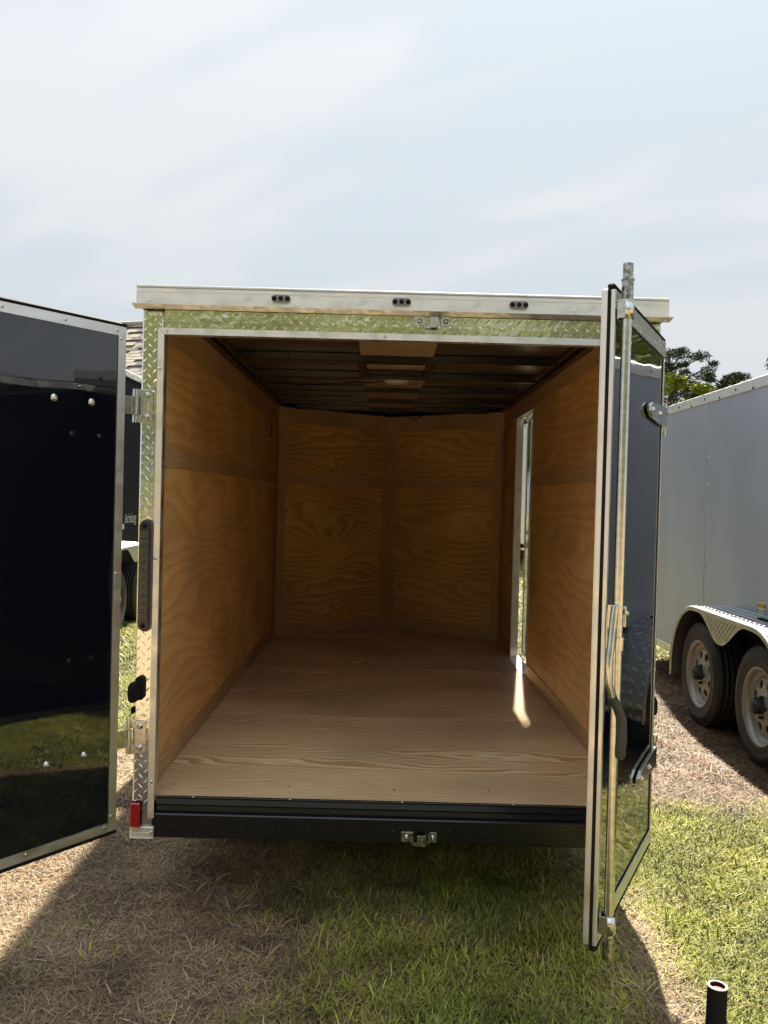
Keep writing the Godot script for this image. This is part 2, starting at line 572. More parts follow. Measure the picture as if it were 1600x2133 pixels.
func make_ground():
	var n := noise(51, 0.55, 3)
	var st := start()
	st.set_smooth_group(0)
	var xs := []
	var zs := []
	var v := -120.0
	while v <= 120.0:
		xs.append(v)
		v += 0.12 if v > -3.2 and v < 3.4 else (1.0 if absf(v) < 12.0 else 12.0)
	v = -160.0
	while v <= 60.0:
		zs.append(v)
		v += 0.12 if v > -4.0 and v < 1.6 else (1.0 if v > -26.0 and v < 14.0 else 12.0)
	var cols := []
	for x in xs:
		var row := []
		for z in zs:
			var s := straw_share(x, z, n)
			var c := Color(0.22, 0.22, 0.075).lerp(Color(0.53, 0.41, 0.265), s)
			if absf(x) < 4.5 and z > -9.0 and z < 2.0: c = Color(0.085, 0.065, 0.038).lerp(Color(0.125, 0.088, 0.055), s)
			row.append(c)
		cols.append(row)
	for i in xs.size() - 1:
		for j in zs.size() - 1:
			for q in [[0, 0], [1, 0], [1, 1], [0, 0], [1, 1], [0, 1]]:
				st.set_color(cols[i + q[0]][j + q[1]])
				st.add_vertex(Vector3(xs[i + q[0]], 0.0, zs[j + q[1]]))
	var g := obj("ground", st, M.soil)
	tag(g, "", "", "", "structure")

func blades(sd: int, count: int, spread: float, ln: Vector2, wd: float, flat: float) -> ArrayMesh:
	var g := RandomNumberGenerator.new()
	g.seed = sd
	var vs := PackedVector3Array()
	var ns := PackedVector3Array()
	var cs := PackedColorArray()
	for k in count:
		var a := g.randf() * TAU
		var r := sqrt(g.randf()) * spread
		var p := Vector3(cos(a) * r, -0.004, sin(a) * r)
		var b := g.randf() * TAU
		var dir := Vector3(cos(b), 0, sin(b))
		var side := Vector3(-dir.z, 0, dir.x)
		var l := g.randf_range(ln.x, ln.y)
		var lean := clampf(flat + g.randf_range(-0.28, 0.28), 0.05, 1.45)
		var bend := g.randf_range(0.15, 0.8)
		var twist := g.randf_range(-0.5, 0.5)
		var t := g.randf_range(0.55, 1.45)
		var col := Color(t, t * g.randf_range(0.93, 1.05), t * g.randf_range(0.85, 1.1))
		var w := wd * g.randf_range(0.7, 1.3)
		var pts := [p]
		var sd_l := [side * w * 0.5]
		var ang := lean
		for s in 3:
			var up := Vector3.UP * cos(ang) + dir * sin(ang)
			p += up * l / 3.0
			p.y = maxf(p.y, 0.004 + 0.003 * s)
			pts.append(p)
			sd_l.append((side.rotated(dir, twist * (s + 1) * 0.4)) * w * 0.5 * [0.95, 0.7, 0.04][s])
			ang = minf(ang + bend * 0.5, 1.75)
		for s in 3:
			var q := [pts[s] - sd_l[s], pts[s] + sd_l[s], pts[s + 1] + sd_l[s + 1], pts[s + 1] - sd_l[s + 1]]
			var nn: Vector3 = (q[1] - q[0]).cross(q[3] - q[0]).normalized()
			if nn.y < 0: nn = -nn
			for i in [0, 2, 1, 0, 3, 2]:
				vs.append(q[i]); ns.append(nn); cs.append(col)
	var arr := []
	arr.resize(Mesh.ARRAY_MAX)
	arr[Mesh.ARRAY_VERTEX] = vs
	arr[Mesh.ARRAY_NORMAL] = ns
	arr[Mesh.ARRAY_COLOR] = cs
	var m := ArrayMesh.new()
	m.add_surface_from_arrays(Mesh.PRIMITIVE_TRIANGLES, arr)
	return m

func scatter(called: String, label: String, category: String, m: ArrayMesh, spots: Array, cols: Array):
	var mm := MultiMesh.new()
	mm.transform_format = MultiMesh.TRANSFORM_3D
	mm.use_colors = true
	mm.mesh = m
	mm.instance_count = spots.size()
	for i in spots.size():
		mm.set_instance_transform(i, spots[i])
		mm.set_instance_color(i, cols[i])
	var o := MultiMeshInstance3D.new()
	o.name = numbered(called)
	o.multimesh = mm
	o.material_override = M.grass
	add_child(o)
	tag(o, label, category, "", "stuff")

func make_grass():
	var n := noise(51, 0.55, 3)
	var hue := noise(61, 0.9, 3)
	var green := []
	var gcol := []
	var straw := []
	var scol := []
	rng.seed = 99
	# x0, x1, z0, z1, tufts per square metre, size
	var zones := [[-2.0, 2.3, -1.5, 1.05, 3000.0, 1.0], [-3.0, 3.2, 1.05, 2.6, 900.0, 1.25], [-3.0, -2.0, -1.5, 1.05, 900.0, 1.2], [2.3, 3.2, -1.5, 1.05, 900.0, 1.2], [-3.2, 2.6, -4.2, -1.5, 1500.0, 1.15], [-4.2, 3.0, -8.5, -4.2, 420.0, 1.5], [-8.0, 8.0, -26.0, -8.5, 60.0, 2.6]]
	for q in zones:
		var count := int((q[1] - q[0]) * (q[3] - q[2]) * q[4])
		for k in count:
			var x := rng.randf_range(q[0], q[1])
			var z := rng.randf_range(q[2], q[3])
			if absf(x) < 0.8 and z < -1.2 and z > -4.3: continue
			var s := straw_share(x, z, n)
			var sc: float = q[5] * rng.randf_range(0.7, 1.25) * (1.55 if rng.randf() < 0.07 else 1.0)
			var b := Basis(Vector3.UP, rng.randf() * TAU).scaled(Vector3(sc, sc * rng.randf_range(0.8, 1.15), sc))
			var h := hue.get_noise_2d(x * 1.6, z * 1.6)
			var v := rng.randf_range(0.65, 1.3) * (1.0 - 0.4 * smoothstep(0.1, 0.45, hue.get_noise_2d(x * 3.3 + 17.0, z * 3.3)))
			if rng.randf() > s:
				green.append(Transform3D(b, Vector3(x, 0, z)))
				var c := Color(0.215, 0.245, 0.055).lerp(Color(0.375, 0.385, 0.068), clampf(0.5 + h * 1.1 + rng.randf_range(-0.3, 0.3), 0, 1))
				gcol.append(Color(c.r * v, c.g * v, c.b * v))
			else:
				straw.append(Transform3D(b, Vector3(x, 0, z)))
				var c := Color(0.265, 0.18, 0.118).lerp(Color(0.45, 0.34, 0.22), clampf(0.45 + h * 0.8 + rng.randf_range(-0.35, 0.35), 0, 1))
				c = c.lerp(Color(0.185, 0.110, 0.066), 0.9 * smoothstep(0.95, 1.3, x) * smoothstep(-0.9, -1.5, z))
				scol.append(Color(c.r * v, c.g * v, c.b * v))
	scatter("grass", "short green lawn grass growing in patches around the trailers", "grass", blades(1, 13, 0.038, Vector2(0.016, 0.044), 0.0030, 0.80), green, gcol)
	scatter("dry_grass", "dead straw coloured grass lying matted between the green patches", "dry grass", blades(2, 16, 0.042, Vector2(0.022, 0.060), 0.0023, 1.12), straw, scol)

# ------------------------------------------------------------------ the open trailer
func make_main_trailer():
	var t := thing("cargo_trailer", "open black enclosed trailer with plywood lined interior and tread plate corners", "trailer")
	trailer_shell(t)
	trailer_inside(t)
	trailer_ceiling(t)
	trailer_rear(t)
	rear_door(t, -1.0)
	rear_door(t, 1.0)
	side_door(t)
	running_gear(t)

const DZ0 := -2.34   # side door opening
const DZ1 := -3.04
const DY1 := 2.115

func trailer_shell(t: Node3D):
	var st := start()
	# left outer skin, right outer skin with the side door opening
	bx(st, Vector3(-0.914, 0.30, -0.012), Vector3(-0.899, 2.2315, NOSE_S), 0.001)
	obj("side_wall", st, M.black_gloss, t)
	st = start()
	bx(st, Vector3(0.899, 0.30, -0.012), Vector3(0.914, 2.2315, DZ0), 0.001)
	bx(st, Vector3(0.899, 0.30, DZ1), Vector3(0.914, 2.2315, NOSE_S), 0.001)
	bx(st, Vector3(0.899, DY1, DZ0), Vector3(0.914, 2.2315, DZ1), 0.001)
	bx(st, Vector3(0.899, 0.30, DZ0), Vector3(0.914, FL - 0.004, DZ1), 0.001)
	obj("side_wall", st, M.black_gloss, t)
	for s in [-1.0, 1.0]:
		obj("nose_wall", board(Vector2(s * 0.914, NOSE_S), Vector2(0, NOSE_T - 0.045), 0.30, 2.255, Vector2(-s * 0.58, 0.81), 0.012), M.black_gloss, t)
		obj("top_trim", one_box(Vector3(s * 0.914, 2.16, -0.02), Vector3(s * 0.922, 2.237, NOSE_S)), M.alu, t)
		obj("bottom_trim", one_box(Vector3(s * 0.914, 0.288, -0.02), Vector3(s * 0.921, 0.33, NOSE_S)), M.alu, t)
	# roof skin: slightly crowned sheet reaching the tip of the nose
	st = start()
	var prof := []
	for k in 9:
		var x: float = -0.918 + 1.836 * k / 8.0
		prof.append(Vector2(x, 2.233 + 0.0015 * (1.0 - pow(x / 0.918, 2.0))))
	for k in 8:
		var zt := []
		for q in [k, k + 1]: zt.append(NOSE_S - (1.0 - absf(prof[q].x) / 0.918) * (NOSE_S - NOSE_T + 0.05))
		var a: Vector2 = prof[k]
		var b: Vector2 = prof[k + 1]
		for lift in [0.0, 0.002]:
			quad(st, Vector3(a.x, a.y + lift, 0.0), Vector3(b.x, b.y + lift, 0.0), Vector3(b.x, b.y + lift, zt[1]), Vector3(a.x, a.y + lift, zt[0]))
	obj("roof_skin", st, M.roof_steel, t)

func trailer_inside(t: Node3D):
	# floor: three plywood sheets across and the piece in the nose
	var z0 := -0.0305
	for k in 3:
		var z1: float = [-1.219, -2.438, NOSE_S][k]
		obj("floor_board", one_box(Vector3(-HW, FL - 0.019, z0), Vector3(HW, FL, z1 + 0.0012), 0.001, Vector2(0.62 + k * 0.625, 0.915), true), M.ply_floor, t)
		z0 = z1 - 0.0018
	var st := start()
	var tip := Vector3(0, FL, NOSE_T)
	tri(st, Vector3(-HW, FL, NOSE_S - 0.002), tip, Vector3(HW, FL, NOSE_S - 0.002), Vector2(0, 0.2), Vector2(0.6, 1.0), Vector2(0, 1.9))
	tri(st, Vector3(-HW, FL - 0.019, NOSE_S - 0.002), Vector3(HW, FL - 0.019, NOSE_S - 0.002), Vector3(0, FL - 0.019, NOSE_T))
	obj("floor_board", st, M.ply_floor, t)
	var nail := dome_screw(0.0055, 0.0012)
	for k in 26:
		var p := obj("floor_screw", nail, M.hub, t)
		p.position = Vector3(-0.80 + (k % 5) * 0.4 + rng.randf_range(-0.03, 0.03), FL + 0.0002, [-0.16, -1.16, -1.28, -2.38, -2.50, -3.5][k / 5] + rng.randf_range(-0.015, 0.015))
		p.rotation.x = -PI / 2
	var seam := 1.648
	# side walls: lower and upper sheets of plywood, then the lumber battens over the joints
	for s in [-1.0, 1.0]:
		var xi: float = s * HW
		var xo: float = s * (HW + 0.009)
		var spans := [[-0.03, -2.278], [-2.285, NOSE_S]]
		if s > 0: spans = [[-0.03, DZ0 + 0.004], [DZ1 - 0.004, NOSE_S]]
		for q in spans.size():
			var a: float = spans[q][0]
			var b: float = spans[q][1]
			obj("wall_board", wall_sheet(xi, xo, FL + 0.001, seam - 0.0015, a, b, Vector2(0.61, [1.22, 0.72][q])), M.ply_side if s < 0 else M.ply_right, t)
			obj("wall_board", wall_sheet(xi, xo, seam + 0.0015, 2.225, a, b, Vector2(0.35, [1.22, 0.72][q])), M.ply_upper, t)
		var xb: float = s * (HW - 0.005)
		for q in spans:
			obj("batten", wall_sheet(xb, xi - s * 0.0005, FL + 0.001, FL + 0.082, q[0] - 0.002, q[1] + 0.002, Vector2(0.15, 1.85)), M.lumber, t)
			obj("batten", wall_sheet(xb, xi - s * 0.0005, 1.612, 1.690, q[0] - 0.002, q[1] + 0.002, Vector2(0.15, 1.85)), M.lumber, t)
		if s < 0:
			obj("batten", wall_sheet(xb, xi - s * 0.0005, 2.072, 2.206, -0.032, NOSE_S + 0.002, Vector2(0.15, 1.85)), M.lumber, t)
		else:
			obj("batten", wall_sheet(xb, xi - s * 0.0005, DY1 + 0.002, 2.206, -0.032, NOSE_S + 0.002, Vector2(0.15, 1.85)), M.lumber, t)
			obj("wall_board", wall_sheet(xi, xo, DY1 + 0.002, 2.225, DZ0, DZ1, Vector2(0.2, 0.2)), M.ply_upper, t)
		obj("corner_batten", wall_sheet(xb - s * 0.003, xi - s * 0.006, FL + 0.085, 2.068, NOSE_S + 0.115, NOSE_S + 0.004, Vector2(0.15, 1.85)), M.lumber, t)
		# the two walls of the nose
		var c := Vector2(s * HW, NOSE_S)
		var e := Vector2(0, NOSE_T)
		var d := (e - c).normalized()
		var n := Vector2(-d.y, d.x) if Vector2(-d.y, d.x).y > 0 else Vector2(d.y, -d.x)
		var m: Material = M.ply_front if s < 0 else M.ply_nose
		obj("nose_board", board(c, e, FL, seam - 0.001, -n, 0.009, Vector2(0.62, 0.55), true), m, t)
		obj("nose_board", board(c, e, seam + 0.001, 2.225, -n, 0.009, Vector2(0.34, 0.55), true), m, t)
		var o := n * 0.0006
		obj("batten", board(c + o, e + o, FL + 0.001, FL + 0.085, n, 0.006, Vector2(0.15, 0.7), true), M.lumber, t)
		obj("batten", board(c + o, e + o, 1.612, 1.690, n, 0.006, Vector2(0.2, 0.8), true), M.lumber, t)
		obj("batten", board(c + o, e + o, 2.085, 2.218, n, 0.006, Vector2(0.15, 2.4), true), M.lumber, t)
		var o2 := n * 0.0075
		obj("corner_batten", board(c + o2 + d * 0.01, c + o2 + d * 0.075, FL + 0.002, 2.215, n, 0.005, Vector2(0.15, 1.85)), M.lumber, t)
		obj("tip_batten", board(e + o2 - d * 0.072, e + o2 - d * 0.006, FL + 0.002, 2.215, n, 0.005, Vector2(0.15, 1.85)), M.lumber, t)
	# nail heads and the cable slot in the left wall
	var pin := dome_screw(0.004, 0.0015)
	for q in [[1.30, -0.42], [0.72, -1.1], [1.05, -1.9], [1.45, -2.2], [1.9, -1.5]]:
		for s in [-1.0, 1.0]:
			var p := obj("nail_head", pin, M.zinc, t)
			p.position = Vector3(s * (HW - 0.0005), q[0] + s * 0.07, q[1] - s * 0.12)
			p.rotation.y = -s * PI / 2
	for q in [[-0.55, 1.55, 0.3], [-0.5, 1.30, 0.3], [-0.3, 0.9, 0.3], [0.1, 1.36, 0.3], [0.45, 0.8, 0.3], [-0.62, 2.0, 0.3]]:
		var p := obj("nail_head", pin, M.zinc, t)
		p.position = Vector3(q[0], q[1], NOSE_S - (1.0 - absf(q[0]) / HW) * (NOSE_S - NOSE_T) + 0.001)
		p.rotation.y = 0.64 * (1.0 if q[0] < 0 else -1.0)
	var sl := start()
	round_plate(sl, Vector3(-HW, 1.98, -3.24), 0.045, 0.095, 0.02, 0.002, Basis(Vector3.UP, PI / 2))
	obj("cable_slot", sl, M.rubber, t)
	# aluminium jamb and sill of the side door
	for q in [[Vector3(HW - 0.004, FL + 0.002, DZ1 + 0.035), Vector3(0.922, DY1, DZ1 - 0.001)], [Vector3(HW - 0.004, FL + 0.002, DZ0 + 0.001), Vector3(0.922, DY1, DZ0 - 0.012)], [Vector3(HW - 0.004, DY1 - 0.014, DZ0 - 0.013), Vector3(0.922, DY1 + 0.001, DZ1 + 0.036)]]:
		obj("door_jamb", one_box(q[0], q[1]), M.alu, t)
	obj("door_sill", one_box(Vector3(HW - 0.03, FL - 0.003, DZ0 - 0.013), Vector3(0.93, FL + 0.006, DZ1 + 0.036)), M.alu, t)
	for q in [[2.05, 0.0], [1.6, 0.0], [1.1, 0.0], [0.5, 0.0]]:
		var p := obj("screw", dome_screw(0.005, 0.002), M.zinc, t)
		p.position = Vector3(0.893, q[0], DZ1 + 0.0355)

func wall_sheet(xi: float, xo: float, y0: float, y1: float, z0: float, z1: float, uv0: Vector2) -> SurfaceTool:
	# a board on a side wall: the grain runs along the trailer
	return one_box(Vector3(xi, y0, z0), Vector3(xo, y1, z1), 0.001, uv0, true)

func trailer_ceiling(t: Node3D):
	for s in [-1.0, 1.0]:
		obj("top_rail", one_box(Vector3(s * 0.838, 2.207, -0.03), Vector3(s * HW, 2.232, NOSE_S - 0.0), 0.003), M.black_steel, t)
		obj("rail_flange", one_box(Vector3(s * 0.80, 2.222, -0.03), Vector3(s * 0.837, 2.232, NOSE_S), 0.002), M.black_steel, t)
		obj("nose_rail", board(Vector2(s * HW, NOSE_S), Vector2(0, NOSE_T), 2.205, 2.2325, Vector2(-s * 0.6, 0.8), 0.04), M.black_steel, t)
	for z in [-0.10, -0.66, -1.27, -1.88, -2.49, -3.10, -3.68]:
		var st := start()
		var w: float = 0.80 if z > NOSE_S else 0.74
		var k := 6
		for i in k:
			var x0: float = -w + 2.0 * w * i / k
			var x1: float = -w + 2.0 * w * (i + 1) / k
			var ym: float = 0.014 * (1.0 - pow((x0 + x1) * 0.5 / 0.9, 2.0))
			bx(st, Vector3(x0, 2.190 + ym * 0.4, z - 0.02), Vector3(x1 + 0.0, 2.2312, z + 0.02), 0.002)
		obj("roof_bow", st, M.black_steel, t)
	# pale strip of thin board down the middle, above the bows
	for q in [[-0.125, -0.635], [-0.685, -1.245], [-1.90, -2.465], [-2.515, -3.075], [-3.125, -3.655]]:
		obj("ceiling_strip", one_box(Vector3(-0.18, 2.2225, q[0]), Vector3(0.18, 2.2275, q[1]), 0.0008), M.luan, t)
	# vent framed between two bows
	for s in [-1.0, 1.0]:
		obj("vent_frame", one_box(Vector3(s * 0.16, 2.200, -1.292), Vector3(s * 0.20, 2.2310, -1.858), 0.003), M.black_steel, t)
	for k in 3:
		obj("vent_louvre", one_box(Vector3(-0.155, 2.214, -1.33 - k * 0.18), Vector3(0.155, 2.220, -1.45 - k * 0.18), 0.002), [M.black_steel, M.luan, M.black_steel][k], t)
	# dome light and its wire
	var st := start()
	lathe(st, [[0.0, 0.075], [0.012, 0.074], [0.024, 0.055], [0.028, 0.0]], Vector3(0.01, 2.222, -2.1), Vector3.DOWN, 20)
	obj("dome_light", st, M.lamp, t)
	obj("wire", one_tube([Vector3(-0.06, 2.215, -2.1), Vector3(-0.14, 2.205, -2.12), Vector3(-0.22, 2.216, -2.2), Vector3(-0.4, 2.216, -2.3), Vector3(-0.6, 2.218, -2.42)], 0.003, 6), M.rubber, t)
	obj("wire", one_tube([Vector3(0.16, 2.19, -4.05), Vector3(0.2, 2.165, -4.02), Vector3(0.26, 2.2, -3.97), Vector3(0.45, 2.205, -3.85), Vector3(0.75, 2.21, -3.66)], 0.004, 6), M.rubber, t)

func trailer_rear(t: Node3D):
	# tread plate corner posts and header, raised lozenges part of each plate
	var st := start()
	for s in [-1.0, 1.0]:
		st = start()
		var x0: float = -0.914 if s < 0 else 0.838
		bx(st, Vector3(x0, 0.33, -0.06), Vector3(x0 + 0.076, 2.156, 0.0), 0.006)
		treads(st, Vector3(x0 + 0.002, 0.335, 0.0), Vector3.RIGHT, Vector3.UP, Vector3.BACK, 0.072, 1.815, 0.018, false)
		var xo: float = -0.914 if s < 0 else 0.914
		treads(st, Vector3(xo, 0.335, -0.055), Vector3.BACK, Vector3.UP, Vector3(s, 0, 0), 0.05, 1.815, 0.0165, false)
		obj("corner_post", st, M.tread, t)
	st = start()
	bx(st, Vector3(-0.8365, 2.075, -0.06), Vector3(0.8365, 2.1575, -0.0012), 0.001)
	treads(st, Vector3(-0.83, 2.092, -0.0012), Vector3.RIGHT, Vector3.UP, Vector3.BACK, 1.66, 0.063, 0.0185)
	obj("header_plate", st, M.tread, t)
	# aluminium trim round the opening, mitred at the top
	var pr := []
	for q in [[Vector2(-0.857, 0.36), Vector2(-0.835, 0.36), Vector2(-0.835, 2.070), Vector2(-0.857, 2.093)], [Vector2(0.835, 0.36), Vector2(0.857, 0.36), Vector2(0.857, 2.093), Vector2(0.835, 2.070)], [Vector2(-0.8565, 2.0936), Vector2(-0.8345, 2.0706), Vector2(0.8345, 2.0706), Vector2(0.8565, 2.0936)]]:
		st = start()
		extrude(st, q, Vector3(0, 0, 0.0004), Basis.IDENTITY, 0.0055)
		obj("opening_trim", st, M.alu, t)
	for s in [-1.0, 1.0]:
		obj("opening_return", one_box(Vector3(s * 0.835, FL + 0.0, -0.001), Vector3(s * 0.8375, 2.07, -0.038), 0.0006), M.alu, t)
	obj("opening_return", one_box(Vector3(-0.834, 2.0715, -0.001), Vector3(0.834, 2.0745, -0.038), 0.0006), M.alu, t)
	# screws of the trim
	var scr := dome_screw(0.0068, 0.004)
	var spots := [[-0.826, 2.082, 0.006], [-0.06, 2.082, 0.006], [0.70, 2.082, 0.006], [-0.849, 1.95, 0.006], [-0.849, 1.282, 0.006], [-0.846, 0.49, 0.006], [0.849, 1.95, 0.006], [0.849, 1.25, 0.006], [-0.885, 2.181, 0.0275], [-0.37, 2.176, 0.0275], [0.60, 2.183, 0.0275], [-0.841, 0.312, 0.011], [0.841, 0.312, 0.011]]
	for q in spots:
		var p := obj("screw", scr, M.zinc, t)
		p.position = Vector3(q[0], q[1], q[2])
	# roof cap: two lips, a flat face and the projecting drip edge
	st = start()
	bx(st, Vector3(-0.93, 2.170, 0.003), Vector3(0.93, 2.228, 0.027), 0.002)
	bx(st, Vector3(-0.931, 2.2285, 0.0), Vector3(0.931, 2.238, 0.030), 0.003)
	bx(st, Vector3(-0.929, 2.213, 0.0272), Vector3(0.929, 2.2155, 0.0285), 0.0005)
	bx(st, Vector3(-0.93, 2.172, -0.06), Vector3(0.93, 2.234, 0.0025), 0.001)
	obj("roof_cap", st, M.alu, t)
	st = start()
	var dl := [Vector2(0.0015, 2.1585), Vector2(0.030, 2.164), Vector2(0.046, 2.167), Vector2(0.046, 2.1695), Vector2(0.0015, 2.1695)]
	for k in dl.size():
		var a: Vector2 = dl[k]
		var b: Vector2 = dl[(k + 1) % dl.size()]
		quad(st, Vector3(-0.94, a.y, a.x), Vector3(-0.94, b.y, b.x), Vector3(0.94, b.y, b.x), Vector3(0.94, a.y, a.x))
	for x in [-0.94, 0.94]:
		for k in [1, 2, 3]: tri(st, Vector3(x, dl[0].y, dl[0].x), Vector3(x, dl[k].y, dl[k].x), Vector3(x, dl[k + 1].y, dl[k + 1].x))
	obj("drip_edge", st, M.alu, t)
	# clearance lights on the cap
	for x in [-0.425, -0.005, 0.404]:
		st = start()
		round_plate(st, Vector3(x, 2.199, 0.0274), 0.066, 0.028, 0.0138, 0.008)
		var l := obj("clearance_light", st, M.lamp_body, t)
		st = start()
		round_plate(st, Vector3(x, 2.199, 0.0352), 0.030, 0.018, 0.004, 0.003)
		obj("lens", st, M.lamp_body, l)
		for dx in [-0.023, 0.0, 0.023]:
			st = start()
			lathe(st, [[0.0, 0.0085], [0.004, 0.0078], [0.007, 0.004], [0.006, 0.0]], Vector3(x + dx, 2.199, 0.0356 if dx != 0.0 else 0.038), Vector3.BACK, 10)
			obj("cap", st, M.rubber, l)
	# latch keepers for the lock bar, above and below
	keeper(t, Vector3(0.103, 2.138, 0.0), M.zinc, 1.0)
	keeper(t, Vector3(0.106, 0.316, 0.0075), M.galv, -1.0)
	# rear sill: sloping black lip and the deep face below it
	st = start()
	var sp := [Vector2(-0.03, FL - 0.001), Vector2(-0.012, FL - 0.004), Vector2(-0.006, 0.408), Vector2(-0.016, 0.400), Vector2(-0.012, 0.384), Vector2(0.004, 0.3785), Vector2(0.0075, 0.374), Vector2(0.0075, 0.298), Vector2(0.003, 0.2925), Vector2(-0.08, 0.2925), Vector2(-0.08, FL - 0.03), Vector2(-0.03, FL - 0.022)]
	for k in sp.size():
		var a: Vector2 = sp[k]
		var b: Vector2 = sp[(k + 1) % sp.size()]
		quad(st, Vector3(-0.831, a.y, a.x), Vector3(-0.831, b.y, b.x), Vector3(0.831, b.y, b.x), Vector3(0.831, a.y, a.x))
	var poly := PackedVector2Array(sp)
	var ix := Geometry2D.triangulate_polygon(poly)
	for k in range(0, ix.size(), 3):
		for x in [-0.831, 0.831]:
			tri(st, Vector3(x, sp[ix[k]].y, sp[ix[k]].x), Vector3(x, sp[ix[k + 1]].y, sp[ix[k + 1]].x), Vector3(x, sp[ix[k + 2]].y, sp[ix[k + 2]].x))
	obj("rear_sill", st, M.black_frame, t)
	obj("sill_strip", one_box(Vector3(-0.832, FL - 0.0005, -0.024), Vector3(0.832, FL + 0.0035, -0.009), 0.001), M.black_steel, t)
	for x in [-0.70, -0.355, 0.045, 0.44]:
		var p := obj("screw", dome_screw(0.0065, 0.004), M.zinc, t)
		p.position = Vector3(x, FL + 0.003, -0.016)
		p.rotation.x = -PI / 2
	# lamps, reflectors, corner caps, bump stops, hinge leaves on both posts
	for s in [-1.0, 1.0]:
		tail_lamp(t, s * 0.8835)
		st = start()
		bx(st, Vector3(s * 0.879, 0.331, 0.002), Vector3(s * 0.9145, 0.419, 0.006), 0.001)
		var bk := obj("reflector", st, M.rubber, t)
		obj("lens", one_box(Vector3(s * 0.8815, 0.333, 0.0062), Vector3(s * 0.914, 0.416, 0.026), 0.003), M.red_lens, bk)
		st = start()
		bx(st, Vector3(s * 0.8325, 0.287, -0.07), Vector3(s * 0.919, 0.3295, 0.007), 0.003)
		bx(st, Vector3(s * 0.836, 0.306, 0.0072), Vector3(s * 0.912, 0.3085, 0.0095), 0.0008)
		bx(st, Vector3(s * 0.834, 0.288, 0.0072), Vector3(s * 0.918, 0.2915, 0.011), 0.0008)
		obj("corner_cap", st, M.alu, t)
		bump_stop(t, s)
		for y in [1.816, 0.647]: hinge_leaf(t, s, y)
		var g := obj("seal_tab", one_box(Vector3(s * 0.9145, 0.728, -0.02), Vector3(s * 0.9245, 0.752, 0.006), 0.003), M.rubber, t)

func keeper(t: Node3D, at: Vector3, m: Material, dirn: float):
	# a folded strap: two ears bolted flat and a raised pocket beside an open slot
	var st := start()
	round_plate(st, at + Vector3(-0.041, 0.003, 0.002), 0.042, 0.035, 0.002, 0.003)
	round_plate(st, at + Vector3(0.050, 0.003, 0.002), 0.026, 0.035, 0.002, 0.003)
	# sloping web up to the pocket, pocket face, web down
	box(st, at + Vector3(0.0285, 0.001, 0.012), Vector3(0.003, 0.037, 0.024), Basis(Vector3.UP, 0.55), 0.0006)
	round_plate(st, at + Vector3(0.008, -0.004, 0.022), 0.030, 0.038, 0.002, 0.003)
	box(st, at + Vector3(-0.0155, -0.019, 0.013), Vector3(0.026, 0.010, 0.003), Basis(Vector3.UP, -0.75) , 0.0006)
	var k := obj("latch_keeper", st, m, t)
	var bolt := washer_bolt(0.0062)
	for x in [-0.043, 0.050]:
		var b := obj("bolt", bolt, M.zinc, k)
		b.position = at + Vector3(x, 0.002, 0.005)

func tail_lamp(t: Node3D, x: float):
	var st := start()
	round_plate(st, Vector3(x + 0.004, 1.2205, 0.002), 0.047, 0.398, 0.0234, 0.006)
	var l := obj("tail_lamp", st, M.bezel, t)
	st = start()
	round_plate(st, Vector3(x - 0.001, 1.2205, 0.008), 0.038, 0.386, 0.0189, 0.012)
	obj("housing", st, M.lens_dark, l)
	for k in 11:
		var y: float = 1.2205 + (k - 5) * 0.0288
		st = start()
		bx(st, Vector3(x - 0.0165, y - 0.0135, 0.0202), Vector3(x + 0.0145, y + 0.0135, 0.0235), 0.0015)
		lathe(st, [[0.0, 0.005], [0.0015, 0.0042], [0.0025, 0.0]], Vector3(x - 0.001, y - 0.002, 0.0235), Vector3.BACK, 10)
		obj("lens_cell", st, M.lens_cell, l)
	for y in [1.2205 - 0.176, 1.2205 + 0.176]:
		var c := obj("screw", washer_bolt(0.0055), M.rubber, l)
		c.position = Vector3(x - 0.001, y, 0.0202)

func bump_stop(t: Node3D, s: float):
	# rubber door stop: a foot on the post and a fat lozenge head leaning outwards
	var st := start()
	round_plate(st, Vector3(s * 0.892, 0.822, 0.002), 0.030, 0.082, 0.012, 0.016)
	var b := obj("door_bumper", st, M.rubber, t)
	st = start()
	st.set_smooth_group(1)
	var rings := []
	for q in [[0.0, 0.8], [0.012, 1.0], [0.030, 1.0], [0.038, 0.86], [0.040, 0.55]]:
		var ring := []
		for k in 18:
			var a: float = TAU * k / 18
			var px: float = signf(cos(a)) * pow(absf(cos(a)), 0.6) * 0.0165
			var py: float = signf(sin(a)) * pow(absf(sin(a)), 0.75) * 0.036
			ring.append(Vector3(s * 0.899 + px * q[1] + s * q[0] * 0.25, 0.817 + py * q[1] - q[0] * 0.1, 0.018 + q[0]))
		rings.append(ring)
	for i in rings.size() - 1:
		for k in 18: quad(st, rings[i][k], rings[i + 1][k], rings[i + 1][(k + 1) % 18], rings[i][(k + 1) % 18])
	for k in 18: tri(st, Vector3(s * 0.909, 0.813, 0.058), rings[4][(k + 1) % 18], rings[4][k])
	obj("head", st, M.rubber, b)

